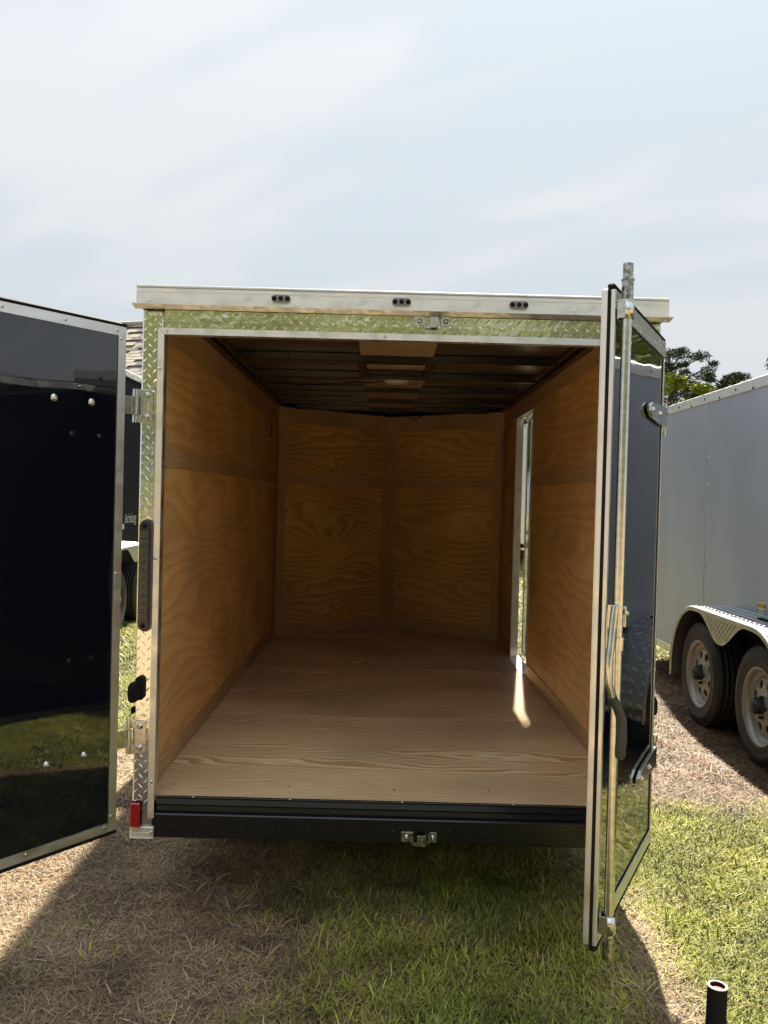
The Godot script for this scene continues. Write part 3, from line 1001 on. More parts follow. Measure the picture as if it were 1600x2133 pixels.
func hinge_leaf(t: Node3D, s: float, y: float):
	var st := start()
	round_plate(st, Vector3(s * 0.892, y, 0.0018), 0.046, 0.116, 0.009, 0.0045)
	var h := obj("hinge", st, M.zinc, t)
	for q in [[-0.058, -0.033], [0.033, 0.058]]:
		st = start()
		tube(st, [Vector3(s * 0.9285, y + q[0], 0.012), Vector3(s * 0.9285, y + q[1], 0.012)], 0.0105, 14)
		bx(st, Vector3(s * 0.907, y + q[0], 0.004), Vector3(s * 0.924, y + q[1], 0.011), 0.001)
		obj("knuckle", st, M.zinc, h)
	var bolt := washer_bolt(0.0072)
	for dy in [-0.037, 0.039]:
		var b := obj("bolt", bolt, M.zinc, h)
		b.position = Vector3(s * 0.890, y + dy, 0.0063)
	var e := lettering("POLAR", 0.0085, 0.0012, M.alu, h)
	e.position = Vector3(s * 0.886, y - 0.004, 0.0066)
	e.rotation.z = PI / 2

func lettering(what: String, size: float, depth: float, m: Material, parent: Node, serif := false) -> MeshInstance3D:
	var tm := TextMesh.new()
	var f := SystemFont.new()
	f.font_names = PackedStringArray(["Droid Serif" if serif else "Droid Sans"])
	tm.font = f
	tm.text = what
	tm.font_size = 32
	tm.pixel_size = size / 23.0
	tm.depth = depth
	tm.curve_step = 2.0
	var o := MeshInstance3D.new()
	o.name = "lettering"
	o.mesh = tm
	o.material_override = m
	parent.add_child(o, true)
	return o

func rear_door(t: Node3D, s: float):
	# local frame: x from the hinge pin to the free edge, z*e towards the outside of the closed door
	var th: float = deg_to_rad(126.0) if s < 0 else deg_to_rad(63.1)
	var e: float = 1.0 if s < 0 else -1.0
	var a := 0.066
	var w := 0.874
	var y0 := 0.352
	var y1 := 2.072
	var st := start()
	bx(st, Vector3(a + 0.004, y0 + 0.004, -e * 0.002), Vector3(w - 0.004, y1 - 0.004, -e * 0.029), 0.001, Vector2(0.37, 0.2))
	var d := obj("rear_door", st, M.black_gloss, t)
	d.position = Vector3(s * 0.93, 0, 0.02)
	d.rotation.y = -th if s < 0 else PI + th
	d.set_meta("label", "rear door swung wide with its glossy black inside facing" if s < 0 else "rear door half open with lock bar on its outer face")
	# inside aluminium frame, mitred, wrapping the edge
	var f := 0.030
	var zi := -e * 0.0295
	for q in [[Vector2(a, y0), Vector2(w, y0), Vector2(w - f, y0 + f), Vector2(a + f, y0 + f)], [Vector2(a, y1), Vector2(a + f, y1 - f), Vector2(w - f, y1 - f), Vector2(w, y1)], [Vector2(a, y0), Vector2(a + f, y0 + f), Vector2(a + f, y1 - f), Vector2(a, y1)], [Vector2(w, y0), Vector2(w, y1), Vector2(w - f, y1 - f), Vector2(w - f, y0 + f)]]:
		st = start()
		extrude(st, q, Vector3(0, 0, zi), Basis.IDENTITY if e < 0 else Basis(Vector3.RIGHT, Vector3.UP, Vector3(0, 0, -1)), 0.0028, 0.0006)
		obj("frame_strip", st, M.alu, d)
	# edge channels: inner aluminium, rubber, outer aluminium
	var za := -e * 0.0295
	for q in [[w - 0.0035, y0, w + 0.0035, y1], [a - 0.0035, y0, a + 0.0035, y1]]:
		obj("edge_channel", one_box(Vector3(q[0], q[1], za), Vector3(q[2], q[3], -e * 0.0155), 0.0008), M.alu, d)
		obj("edge_channel", one_box(Vector3(q[0], q[1], -e * 0.0075), Vector3(q[2], q[3], e * 0.002), 0.0008), M.alu, d)
	for q in [[y0 - 0.003, y0 + 0.0035], [y1 - 0.0035, y1 + 0.003]]:
		obj("edge_channel", one_box(Vector3(a + 0.004, q[0], za), Vector3(w - 0.004, q[1], -e * 0.0155), 0.0008), M.alu, d)
	# bulb seal all round
	st = start()
	for q in [[y1 + 0.0032, y1 + 0.0145], [y0 - 0.0145, y0 - 0.0032]]:
		bx(st, Vector3(a - 0.006, q[0], -e * (0.033 if s < 0 else 0.017)), Vector3(w + 0.006, q[1], e * 0.003), 0.0045)
	bx(st, Vector3(w + 0.001, y0 - 0.012, -e * 0.0150), Vector3(w + 0.009, y1 + 0.012, -e * 0.0080), 0.002)
	bx(st, Vector3(a - 0.009, y0 - 0.012, -e * 0.0150), Vector3(a - 0.001, y1 + 0.012, -e * 0.0080), 0.002)
	obj("door_seal", st, M.rubber, d)
	# outside rails: a ribbed one along the top, plain ones elsewhere
	st = start()
	bx(st, Vector3(a, y1 - 0.052, e * 0.0003), Vector3(w, y1, e * 0.003), 0.0006)
	for k in 6:
		var y: float = y1 - 0.047 + k * 0.0085
		bx(st, Vector3(a + 0.001, y - 0.0026, e * 0.0031), Vector3(w - 0.001, y + 0.0026, e * 0.0055), 0.0012)
	obj("top_rail", st, M.alu, d)
	obj("kick_rail", one_box(Vector3(a, y0, e * 0.0003), Vector3(w, y0 + 0.046, e * 0.003), 0.0006), M.alu, d)
	obj("edge_rail", one_box(Vector3(a, y0 + 0.047, e * 0.0003), Vector3(a + 0.016, y1 - 0.053, e * 0.003), 0.0006), M.alu, d)
	obj("edge_rail", one_box(Vector3(w - 0.016, y0 + 0.047, e * 0.0003), Vector3(w, y1 - 0.053, e * 0.003), 0.0006), M.alu, d)
	# screws: inside frame and outside rails
	var scr := dome_screw(0.0062, 0.0035)
	var ins := [[a + 0.036, y1 - 0.013], [0.30, y1 - 0.013], [0.515, y1 - 0.013], [0.75, y1 - 0.013], [a + 0.02, y1 - 0.04], [a + 0.02, 1.234], [a + 0.02, y0 + 0.05], [a + 0.045, y0 + 0.018], [0.40, y0 + 0.018], [0.75, y0 + 0.018], [w - 0.016, y1 - 0.3], [w - 0.016, 1.25], [w - 0.016, y0 + 0.1]]
	for q in ins:
		var p := obj("screw", scr, M.zinc, d)
		p.position = Vector3(q[0], q[1], -e * 0.0323)
		if e > 0: p.rotation.y = PI
	for q in [[0.15, y1 - 0.046], [0.30, y1 - 0.046], [0.45, y1 - 0.046], [0.60, y1 - 0.046], [0.13, y0 + 0.035], [0.30, y0 + 0.035], [0.6, y0 + 0.035], [a + 0.008, 1.55], [a + 0.008, 0.95], [a + 0.008, 0.42]]:
		var p := obj("screw", scr, M.zinc, d)
		p.position = Vector3(q[0], q[1], e * 0.0032)
		if e < 0: p.rotation.y = PI
	# strap hinges with their through bolts
	var bolt := washer_bolt(0.0078)
	for y in [1.816, 0.647]:
		st = start()
		tube(st, [Vector3(0, y - 0.031, -e * 0.008), Vector3(0, y + 0.031, -e * 0.008)], 0.0105, 14)
		bx(st, Vector3(0.004, y - 0.031, -e * 0.004), Vector3(a - 0.01, y + 0.031, e * 0.001), 0.001)
		var out := [Vector2(a - 0.02, y - 0.032), Vector2(0.16, y - 0.032), Vector2(0.33, y - 0.023), Vector2(0.375, y - 0.008), Vector2(0.375, y + 0.008), Vector2(0.33, y + 0.023), Vector2(0.16, y + 0.032), Vector2(a - 0.02, y + 0.032)]
		var bs := Basis.IDENTITY if e > 0 else Basis(Vector3.RIGHT, Vector3.UP, Vector3(0, 0, -1))
		extrude(st, out, Vector3(0, 0, e * 0.0032), bs, 0.010, 0.004)
		var sp := obj("strap_hinge", st, M.zinc, d)
		for x in [0.195, 0.333]:
			var p := obj("bolt", bolt, M.zinc, sp)
			p.position = Vector3(x, y - 0.010, -e * 0.0292)
			if e > 0: p.rotation.y = PI
			p = obj("bolt", washer_bolt(0.0065), M.zinc, sp)
			p.position = Vector3(x, y, e * 0.0133)
			if e < 0: p.rotation.y = PI
	if s > 0: lock_bar(d, e, w, y0, y1)

func lock_bar(d: Node3D, e: float, w: float, y0: float, y1: float):
	var x := 0.846
	var z := e * 0.028
	var st := start()
	tube(st, [Vector3(x, 0.372, z), Vector3(x, 2.045, z)], 0.0135, 16)
	var bar := obj("lock_bar", st, M.zinc, d)
	# cams at both ends of the bar
	st = start()
	tube(st, [Vector3(x, 2.045, z), Vector3(x, 2.098, z)], 0.0152, 16)
	tube(st, [Vector3(x, 2.098, z), Vector3(x, 2.102, z)], 0.0172, 16)
	tube(st, [Vector3(x, 2.102, z), Vector3(x, 2.142, z)], 0.0136, 16)
	bx(st, Vector3(x - 0.018, 2.112, z - 0.004), Vector3(x - 0.010, 2.134, z + 0.004), 0.001)
	obj("cam_end", st, M.galv, bar)
	st = start()
	tube(st, [Vector3(x, 0.372, z), Vector3(x, 0.352, z)], 0.0152, 16)
	tube(st, [Vector3(x, 0.352, z), Vector3(x, 0.348, z)], 0.0165, 16)
	tube(st, [Vector3(x, 0.348, z), Vector3(x, 0.312, z)], 0.0150, 16)
	obj("cam_end", st, M.galv, bar)
	# guide brackets: a plate on the rail and a sleeve round the bar
	for y in [2.022, 0.405]:
		st = start()
		round_plate(st, Vector3(x - 0.026, y, e * 0.0058), 0.072, 0.052, 0.004, 0.003, Basis.IDENTITY if e > 0 else Basis(Vector3.RIGHT, Vector3.UP, Vector3(0, 0, -1)))
		st.set_smooth_group(1)
		for k in 11:
			var a0: float = -PI * 0.55 + PI * 1.1 * k / 11
			var a1: float = -PI * 0.55 + PI * 1.1 * (k + 1) / 11
			var r := 0.0185
			var p0 := Vector3(x + sin(a0) * r, 0, z + e * cos(a0) * r)
			var p1 := Vector3(x + sin(a1) * r, 0, z + e * cos(a1) * r)
			var q0 := Vector3(x + sin(a0) * (r - 0.003), 0, z + e * cos(a0) * (r - 0.003))
			var q1 := Vector3(x + sin(a1) * (r - 0.003), 0, z + e * cos(a1) * (r - 0.003))
			var lo := Vector3(0, y - 0.024, 0)
			var hi := Vector3(0, y + 0.024, 0)
			quad(st, p0 + lo, p0 + hi, p1 + hi, p1 + lo)
			quad(st, p0 + hi, q0 + hi, q1 + hi, p1 + hi)
			quad(st, q0 + lo, q1 + lo, q1 + hi, q0 + hi)
			quad(st, p0 + lo, p1 + lo, q1 + lo, q0 + lo)
		st.set_smooth_group(-1)
		for q in [-1.0, 1.0]:
			bx(st, Vector3(x + q * 0.0155, y - 0.024, e * 0.0062), Vector3(x + q * 0.0185, y + 0.024, z), 0.0005)
		var g := obj("bar_guide", st, M.zinc, d)
		var b := obj("bolt", washer_bolt(0.006), M.zinc, g)
		b.position = Vector3(x - 0.050, y, e * 0.0088)
		if e < 0: b.rotation.y = PI
	# latch bracket and the bent handle with its dark grip
	st = start()
	round_plate(st, Vector3(x + 0.004, 1.185, e * 0.004), 0.040, 0.11, 0.006, 0.004, Basis.IDENTITY if e > 0 else Basis(Vector3.RIGHT, Vector3.UP, Vector3(0, 0, -1)))
	bx(st, Vector3(x - 0.02, 1.19, e * 0.008), Vector3(x - 0.016, 1.245, e * 0.046), 0.001)
	bx(st, Vector3(x + 0.022, 1.19, e * 0.006), Vector3(x + 0.026, 1.25, e * 0.040), 0.001)
	tube(st, [Vector3(x, 1.13, z), Vector3(x, 1.165, z)], 0.0178, 14)
	var lb := obj("latch_bracket", st, M.zinc, d)
	var bb := obj("bolt", washer_bolt(0.006), M.zinc, lb)
	bb.position = Vector3(x - 0.008, 1.228, e * 0.047)
	if e < 0: bb.rotation.y = PI
	st = start()
	var hp := [Vector3(x + 0.030, 1.248, z * 0.9), Vector3(x + 0.034, 1.20, z * 0.8), Vector3(x + 0.045, 1.15, z * 0.75), Vector3(x + 0.056, 1.10, z * 0.7), Vector3(x + 0.056, 1.055, z * 0.75), Vector3(x + 0.040, 1.015, z * 1.0)]
	tube(st, hp, 0.0098, 12)
	var h := obj("handle", st, M.zinc, d)
	st = start()
	tube(st, [hp[5], Vector3(x + 0.022, 0.982, z * 1.4), Vector3(x + 0.012, 0.95, z * 1.75), Vector3(x + 0.010, 0.90, z * 1.8), Vector3(x + 0.012, 0.858, z * 1.7), Vector3(x + 0.013, 0.848, z * 1.65)], [0.0115, 0.0125, 0.013, 0.013, 0.013, 0.008], 12)
	obj("grip", st, M.grip, h)

func side_door(t: Node3D):
	var st := start()
	bx(st, Vector3(0, 0.462, 0.002), Vector3(0.63, 2.105, 0.034), 0.001)
	var d := obj("side_door", st, M.black_gloss, t)
	d.position = Vector3(0.906, 0, DZ0 - 0.014)
	d.rotation.y = PI / 2 - 0.062   # hinged at its rear edge and pushed a hand's width open
	d.set_meta("label", "narrow side door left slightly ajar")
	for q in [[0.59, 0.634, 0.462, 2.105], [-0.004, 0.03, 0.462, 2.105]]:
		obj("frame_strip", one_box(Vector3(q[0], q[2], -0.001), Vector3(q[1] - 0.004, q[3], 0.0018), 0.0006), M.alu, d)
	for q in [[0.462, 0.49], [2.075, 2.105]]:
		obj("frame_strip", one_box(Vector3(0.031, q[0], -0.001), Vector3(0.589, q[1], 0.0018), 0.0006), M.alu, d)
	st = start()
	bx(st, Vector3(0.6305, 0.452, 0.008), Vector3(0.642, 2.114, 0.026), 0.003)
	bx(st, Vector3(0.0, 0.452, 0.008), Vector3(0.630, 0.4615, 0.026), 0.003)
	bx(st, Vector3(0.0, 2.1055, 0.008), Vector3(0.630, 2.114, 0.026), 0.003)
	obj("door_seal", st, M.rubber, d)
	# bar lock keeper sticking out past the edge
	st = start()
	bx(st, Vector3(0.56, 0.70, 0.038), Vector3(0.70, 0.745, 0.046), 0.002)
	bx(st, Vector3(0.695, 0.675, 0.036), Vector3(0.706, 0.77, 0.05), 0.002)
	obj("door_hold", st, M.black_steel, d)

func running_gear(t: Node3D):
	for s in [-1.0, 1.0]:
		obj("frame_rail", one_box(Vector3(s * 0.80, 0.30, -0.09), Vector3(s * 0.86, FL - 0.02, NOSE_S), 0.003), M.black_frame, t)
		obj("tongue_rail", one_tube([Vector3(s * 0.60, 0.36, NOSE_S + 0.4), Vector3(s * 0.05, 0.36, NOSE_T - 0.95)], 0.035, 8), M.black_steel, t)
	for k in 8:
		obj("cross_member", one_box(Vector3(-0.79, 0.335, -0.42 - k * 0.42), Vector3(0.79, FL - 0.02, -0.38 - k * 0.42), 0.002), M.black_steel, t)
	obj("axle", one_tube([Vector3(-1.0, 0.30, -1.95), Vector3(1.0, 0.30, -1.95)], 0.03, 10), M.black_steel, t)
	for s in [-1.0, 1.0]:
		wheel(t, Vector3(s * 1.075, 0.335, -1.95), s, 0.335, M.rim_silver)
		var st := start()
		fender_shape(st, -1.95, s, 0.925, 0.30, 0.80, [-1.95])
		obj("fender", st, M.tread_fender, t)
	obj("jack", one_tube([Vector3(0, 0.0, NOSE_T - 0.7), Vector3(0, 0.75, NOSE_T - 0.7)], 0.028, 12), M.black_steel, t)
	obj("coupler", one_box(Vector3(-0.06, 0.34, NOSE_T - 1.15), Vector3(0.06, 0.43, NOSE_T - 0.9), 0.01), M.black_steel, t)

# ------------------------------------------------------------------ wheels, fenders, other trailers
var tyre_mesh: ArrayMesh
var rim_mesh: ArrayMesh
var drum_mesh: ArrayMesh
var hub_mesh: ArrayMesh
func wheel(parent: Node3D, at: Vector3, s: float, r: float, rim: Material):
	if tyre_mesh == null:
		# built for radius 0.335, outer side towards +z of its own
		var st := start()
		var prof := [[-0.09, 0.20], [-0.098, 0.225], [-0.105, 0.27], [-0.098, 0.312], [-0.086, 0.328]]
		for g in 5:
			var z: float = -0.066 + g * 0.033
			prof.append([z - 0.0135, 0.3345]); prof.append([z + 0.0135, 0.3345])
			if g < 4: prof.append([z + 0.0145, 0.3275]); prof.append([z + 0.0185, 0.3275])
		prof.append_array([[0.086, 0.328], [0.098, 0.312], [0.1035, 0.292], [0.1055, 0.290], [0.106, 0.268], [0.104, 0.262], [0.101, 0.235], [0.102, 0.231], [0.098, 0.221], [0.09, 0.20]])
		lathe(st, prof, Vector3.ZERO, Vector3.BACK, 56)
		# shoulder blocks
		for k in 64:
			var a: float = TAU * k / 64
			for q in [-1.0, 1.0]:
				var b := Basis(Vector3.BACK, a)
				box(st, b * Vector3(0.326, 0, 0) + Vector3(0, 0, q * 0.078), Vector3(0.018, 0.022, 0.026), b * Basis(Vector3.UP, -q * 0.32), 0.002)
		tyre_mesh = done(st)
		st = start()
		lathe(st, [[-0.09, 0.205], [-0.085, 0.188], [-0.03, 0.178], [0.03, 0.182], [0.062, 0.190], [0.085, 0.196], [0.096, 0.205], [0.1005, 0.214], [0.0985, 0.2175], [0.094, 0.2105], [0.083, 0.2005], [0.070, 0.196], [0.066, 0.186], [0.054, 0.174], [0.052, 0.166], [0.060, 0.160]], Vector3.ZERO, Vector3.BACK, 48)
		# dished disc with eight round holes
		for k in 8:
			var mid: float = TAU * (k + 0.5) / 8
			var hc := 0.124
			var n := 28
			for i in n:
				var p := []
				for q in [i, i + 1]:
					var a: float = TAU * q / n
					var dirv := Vector2(cos(a), sin(a))
					var lo := 0.0
					var hi := 0.12
					for it in 16:
						var m := (lo + hi) * 0.5
						var pt := Vector2(hc, 0) + dirv * m
						if pt.length() < 0.16 and pt.length() > 0.075 and absf(pt.angle()) < PI / 8: lo = m
						else: hi = m
					p.append(dirv * 0.0245 + Vector2(hc, 0))
					p.append(dirv * lo + Vector2(hc, 0))
				var w := []
				for v in p:
					var r2: Vector2 = v.rotated(mid)
					w.append(Vector3(r2.x, r2.y, 0.060 + (0.16 - v.length()) * 0.16))
				quad(st, w[0], w[2], w[3], w[1])
				quad(st, w[0], w[0] - Vector3(0, 0, 0.008), w[2] - Vector3(0, 0, 0.008), w[2])
		lathe(st, [[0.0736, 0.075], [0.080, 0.068], [0.080, 0.0]], Vector3.ZERO, Vector3.BACK, 32)
		rim_mesh = done(st)
		st = start()
		lathe(st, [[0.010, 0.0], [0.010, 0.172], [-0.08, 0.172], [-0.08, 0.0]], Vector3.ZERO, Vector3.BACK, 32, false)
		drum_mesh = done(st)
		st = start()
		lathe(st, [[0.078, 0.041], [0.118, 0.039], [0.132, 0.034], [0.136, 0.022], [0.136, 0.0]], Vector3.ZERO, Vector3.BACK, 20)
		for k in 5:
			var a: float = TAU * k / 5
			lathe(st, [[0.078, 0.011], [0.100, 0.010], [0.103, 0.006], [0.103, 0.0]], Vector3(cos(a) * 0.057, sin(a) * 0.057, 0), Vector3.BACK, 6, false)
		hub_mesh = done(st)
	var o := obj("wheel", tyre_mesh, M.tyre, parent)
	o.position = at
	o.rotation.y = s * PI / 2
	o.scale = Vector3.ONE * (r / 0.335)
	obj("rim", rim_mesh, rim, o)
	obj("drum", drum_mesh, M.hub, o)
	obj("hub", hub_mesh, M.hub, o)

# fender against a wall at x = s*xw, `out` wide, top at y = top; skirt with an arch over each wheel
func fender_shape(st: SurfaceTool, zc: float, s: float, xw: float, out: float, top: float, wheels: Array):
	var wc := 0.34
	var reach: float = absf(wheels[0] - wheels[-1]) * 0.5
	var rx := 0.44
	var ry: float = top - wc
	var top_line := []
	var n := 12
	for k in n + 1:
		var a: float = PI - (PI * 0.5 + 0.12) * k / n + 0.12
		top_line.append(Vector2(-reach + rx * cos(a), wc + ry * sin(a)))
	for k in n + 1:
		var a: float = PI * 0.5 - (PI * 0.5 + 0.12) * k / n
		top_line.append(Vector2(reach + rx * cos(a), wc + ry * sin(a)))
	var xo: float = xw + out
	# top sheet
	for k in top_line.size() - 1:
		var p: Vector2 = top_line[k]
		var q: Vector2 = top_line[k + 1]
		quad(st, Vector3(s * xw, p.y, zc + p.x), Vector3(s * xo, p.y - 0.01, zc + p.x), Vector3(s * xo, q.y - 0.01, zc + q.x), Vector3(s * xw, q.y, zc + q.x))
		var d := (q - p)
		var l := d.length()
		if l > 0.25:
			d /= l
			treads(st, Vector3(s * xo, p.y - 0.004, zc + p.x), Vector3(-s, 0.03, 0), Vector3(0, d.y, d.x), Vector3.UP, out, l, 0.030)
		elif l > 0.02:
			d /= l
			treads(st, Vector3(s * xo, p.y - 0.009, zc + p.x), Vector3(-s, 0.03, 0), Vector3(0, d.y, d.x), Vector3(0, d.x, -d.y), out, l, minf(0.030, l * 0.9))
	# rolled edge and the skirt below it
	var edge := []
	for p in top_line: edge.append(Vector3(s * (xo - 0.008), p.y - 0.016, zc + p.x))
	tube(st, edge, 0.013, 10)
	var low_pts := []
	for k in n + 1:
		var a: float = PI - (PI * 0.5 + 0.12) * k / n + 0.12
		low_pts.append(Vector2(-reach + (rx - 0.03) * cos(a), wc + (ry - 0.035) * sin(a)))
	if wheels.size() > 1:
		for k in range(1, 20):
			var u: float = k / 20.0
			var dip: float = 1.0 - absf(2.0 * u - 1.0)
			low_pts.append(Vector2(lerpf(-reach, reach, u), top - 0.035 - 0.16 * smoothstep(0.22, 0.97, dip)))
	for k in n + 1:
		var a: float = PI * 0.5 - (PI * 0.5 + 0.12) * k / n
		low_pts.append(Vector2(reach + (rx - 0.03) * cos(a), wc + (ry - 0.035) * sin(a)))
	var poly := PackedVector2Array()
	for p in top_line: poly.append(p + Vector2(0, -0.012))
	low_pts.reverse()
	for p in low_pts: poly.append(p)
	var ix := Geometry2D.triangulate_polygon(poly)
	for k in range(0, ix.size(), 3):
		var w := []
		for q in 3: w.append(Vector3(s * (xo + 0.001), poly[ix[k + q]].y, zc + poly[ix[k + q]].x))
		tri(st, w[0], w[1], w[2])
	if wheels.size() > 1:
		# lozenges on the teardrop between the wheels
		for i in 12:
			for j in 9:
				var c := Vector2(-0.29 + i * 0.052 + (j % 2) * 0.026, top - 0.045 - j * 0.021)
				if Geometry2D.is_point_in_polygon(c, poly) and Geometry2D.is_point_in_polygon(c + Vector2(0, -0.02), poly):
					treads_one(st, Vector3(s * (xo + 0.001), c.y, zc + c.x), Vector3(0, 1, 0), Vector3(0, 0, 1), Vector3(s, 0, 0), 0.013, 0.005)

func treads_one(st: SurfaceTool, o: Vector3, u: Vector3, v: Vector3, n: Vector3, hl: float, hw: float):
	var T1 := o - u * hl * 0.5 + n * 0.003
	var T2 := o + u * hl * 0.5 + n * 0.003
	var A := o - u * hl
	var B := o + u * hl
	var C := o + v * hw
	var D := o - v * hw
	tri(st, A, C, T1); tri(st, C, T2, T1); tri(st, C, B, T2)
	tri(st, A, T1, D); tri(st, D, T1, T2); tri(st, D, T2, B)

# a closed trailer standing with its side along z: hw half width, rear end at z1, front corner at z0
func closed_trailer(t: Node3D, hw: float, z1: float, z0: float, bottom: float, top: float, paint: Material, seams: Array, axle_z: float, fender_out: float, fender_top: float, rim: Material, wr: float, face: float):
	var st := start()
	var nose: float = z0 - hw * 0.7
	for s in [-1.0, 1.0]:
		var from := z1
		for q in seams + [z0]:
			var sh := one_box(Vector3(s * (hw - 0.012), bottom, from), Vector3(s * hw, top - 0.07, q + 0.006), 0.002, Vector2(from * 0.37 + s, 0.3))
			obj("side_panel", sh, paint, t)
			from = q
		if s == face:
			var scr := dome_screw(0.011, 0.005)
			var js := seams.duplicate()
			for q in js:
				obj("wall_post", one_box(Vector3(s * (hw - 0.05), bottom, q - 0.02), Vector3(s * (hw - 0.0125), top - 0.07, q + 0.02), 0.0005), M.black_steel, t)
				var y := bottom + 0.12
				while y < top - 0.12:
					var p := obj("screw", scr, M.zinc, t)
					p.position = Vector3(s * hw, y, q + 0.022)
					p.rotation.y = s * PI / 2
					y += 0.205
			var z := z1 - 0.2
			var up := 0
			while z > z0:
				var p := obj("screw", scr, M.hub, t)
				p.position = Vector3(s * (hw + 0.0085), top - 0.062 + 0.022 * (up % 2), z)
				p.rotation.y = s * PI / 2
				z -= 0.29
				up += 1
		var parts := [z1, z1 - (z1 - z0) * 0.42, z0]
		for k in 2:
			obj("top_trim", one_box(Vector3(s * (hw - 0.01), top - 0.072, parts[k] - 0.002), Vector3(s * (hw + 0.008), top, parts[k + 1] + 0.002), 0.003), M.alu, t)
		obj("bottom_trim", one_box(Vector3(s * (hw - 0.01), bottom - 0.055, z1), Vector3(s * (hw + 0.006), bottom + 0.004, z0), 0.003), M.alu, t)
		var c := Vector2(s * hw, z0)
		obj("nose_wall", board(c, Vector2(0, nose), bottom - 0.05, top, Vector2(-s * 0.57, 0.82), 0.012), paint, t)
		var ws := [axle_z - 0.48, axle_z + 0.48]
		st = start()
		fender_shape(st, axle_z, s, hw, fender_out, fender_top, ws)
		var fd := obj("fender", st, M.tread_fender, t)
		obj("step_strip", one_box(Vector3(s * (hw + fender_out * 0.35), fender_top - 0.001, axle_z + 0.16), Vector3(s * (hw + fender_out * 0.45), fender_top + 0.010, axle_z + 0.62), 0.002), M.rubber, fd)
		obj("wheel_well", one_box(Vector3(s * (hw - 0.26), bottom - 0.02, axle_z - 0.95), Vector3(s * (hw + 0.012), fender_top - 0.06, axle_z + 0.95), 0.005), M.hub, t)
		for wz in ws: wheel(t, Vector3(s * (hw + fender_out - 0.155), wr, wz), s, wr, rim)
	st = start()
	bx(st, Vector3(-hw, bottom, z1), Vector3(hw, top, z1 - 0.012), 0.004)
	obj("rear_wall", st, paint, t)
	st = start()
	quad(st, Vector3(-hw, top + 0.002, z1), Vector3(hw, top + 0.002, z1), Vector3(hw, top + 0.002, z0), Vector3(-hw, top + 0.002, z0))
	tri(st, Vector3(-hw, top + 0.002, z0), Vector3(hw, top + 0.002, z0), Vector3(0, top + 0.002, nose))
	obj("roof_skin", st, M.alu, t)
	st = start()
	quad(st, Vector3(-hw, bottom, z1), Vector3(hw, bottom, z1), Vector3(hw, bottom, z0), Vector3(-hw, bottom, z0))
	tri(st, Vector3(-hw, bottom, z0), Vector3(hw, bottom, z0), Vector3(0, bottom, nose))
	obj("underside", st, M.black_steel, t)
	for wz in [axle_z - 0.48, axle_z + 0.48]:
		obj("axle", one_tube([Vector3(-hw, wr, wz), Vector3(hw, wr, wz)], 0.035, 8), M.black_steel, t)
	obj("jack", one_tube([Vector3(0, 0, nose - 0.5), Vector3(0, 0.8, nose - 0.5)], 0.03, 10), M.black_steel, t)
	obj("tongue", one_box(Vector3(-0.05, bottom - 0.02, nose - 1.0), Vector3(0.05, bottom + 0.06, nose + 0.3), 0.005), M.black_steel, t)

func make_neighbours():
	var g := thing("grey_trailer", "grey enclosed trailer with two silver wheels under a tread plate fender", "trailer", Vector3(3.49, 0, 0))
	closed_trailer(g, 1.07, 0.35, -5.4, 0.335, 2.385, M.grey_paint, [-1.10, -2.32, -3.55, -4.77], -2.45, 0.30, 0.83, M.rim_silver, 0.357, -1.0)
	# printed stickers on the side facing the open trailer
	var st := one_box(Vector3(-1.0712, 0.835, -2.585), Vector3(-1.0718, 0.905, -2.485), 0.0001)
	var k := obj("caution_sticker", st, M.white_print, g)
	obj("band", one_box(Vector3(-1.0719, 0.866, -2.583), Vector3(-1.0724, 0.903, -2.487), 0.0001), M.yellow_print, k)
	for q in [["CAUTION", 0.022, 0.884], ["NOT A STEP", 0.017, 0.850]]:
		var l := lettering(q[0], q[1], 0.0006, M.black_print, k)
		l.position = Vector3(-1.0728, q[2], -2.535)
		l.rotation.y = -PI / 2
	st = one_box(Vector3(-1.0712, 0.375, -4.86), Vector3(-1.0718, 0.505, -4.69), 0.0001)
	k = obj("tyre_sticker", st, M.white_print, g)
	obj("band", one_box(Vector3(-1.0719, 0.490, -4.858), Vector3(-1.0724, 0.503, -4.692), 0.0001), M.red_print, k)
	for i in 3:
		for j in 2:
			obj("print_block", one_box(Vector3(-1.0719, 0.39 + j * 0.05, -4.845 + i * 0.053), Vector3(-1.0723, 0.42 + j * 0.05, -4.81 + i * 0.053), 0.0001), M.grey_print, k)
	var b := thing("black_trailer", "black enclosed trailer seen through gap beside the left rear door", "trailer", Vector3(-4.17, 0, 0))
	closed_trailer(b, 1.07, -4.0, -9.8, 0.40, 2.95, M.black_satin, [-5.2, -6.9, -8.4], -6.68, 0.29, 0.93, M.rim_black, 0.345, 1.0)
	var l2 := lettering("Arising", 0.10, 0.001, M.grey_print, b, true)
	l2.position = Vector3(1.0716, 1.20, -7.42)
	l2.rotation.y = PI / 2
	obj("print_block", one_box(Vector3(1.0712, 1.08, -7.02), Vector3(1.0718, 1.14, -7.17), 0.0001), M.grey_print, b)
	var wt := thing("white_trailer", "white enclosed trailer far off, seen through the side door gap", "trailer", Vector3(4.45, 0, 0))
	closed_trailer(wt, 1.2, -17.0, -24.0, 0.6, 3.35, M.white_paint, [-18.5, -20.0, -21.5], -20.2, 0.30, 1.0, M.rim_silver, 0.36, -1.0)

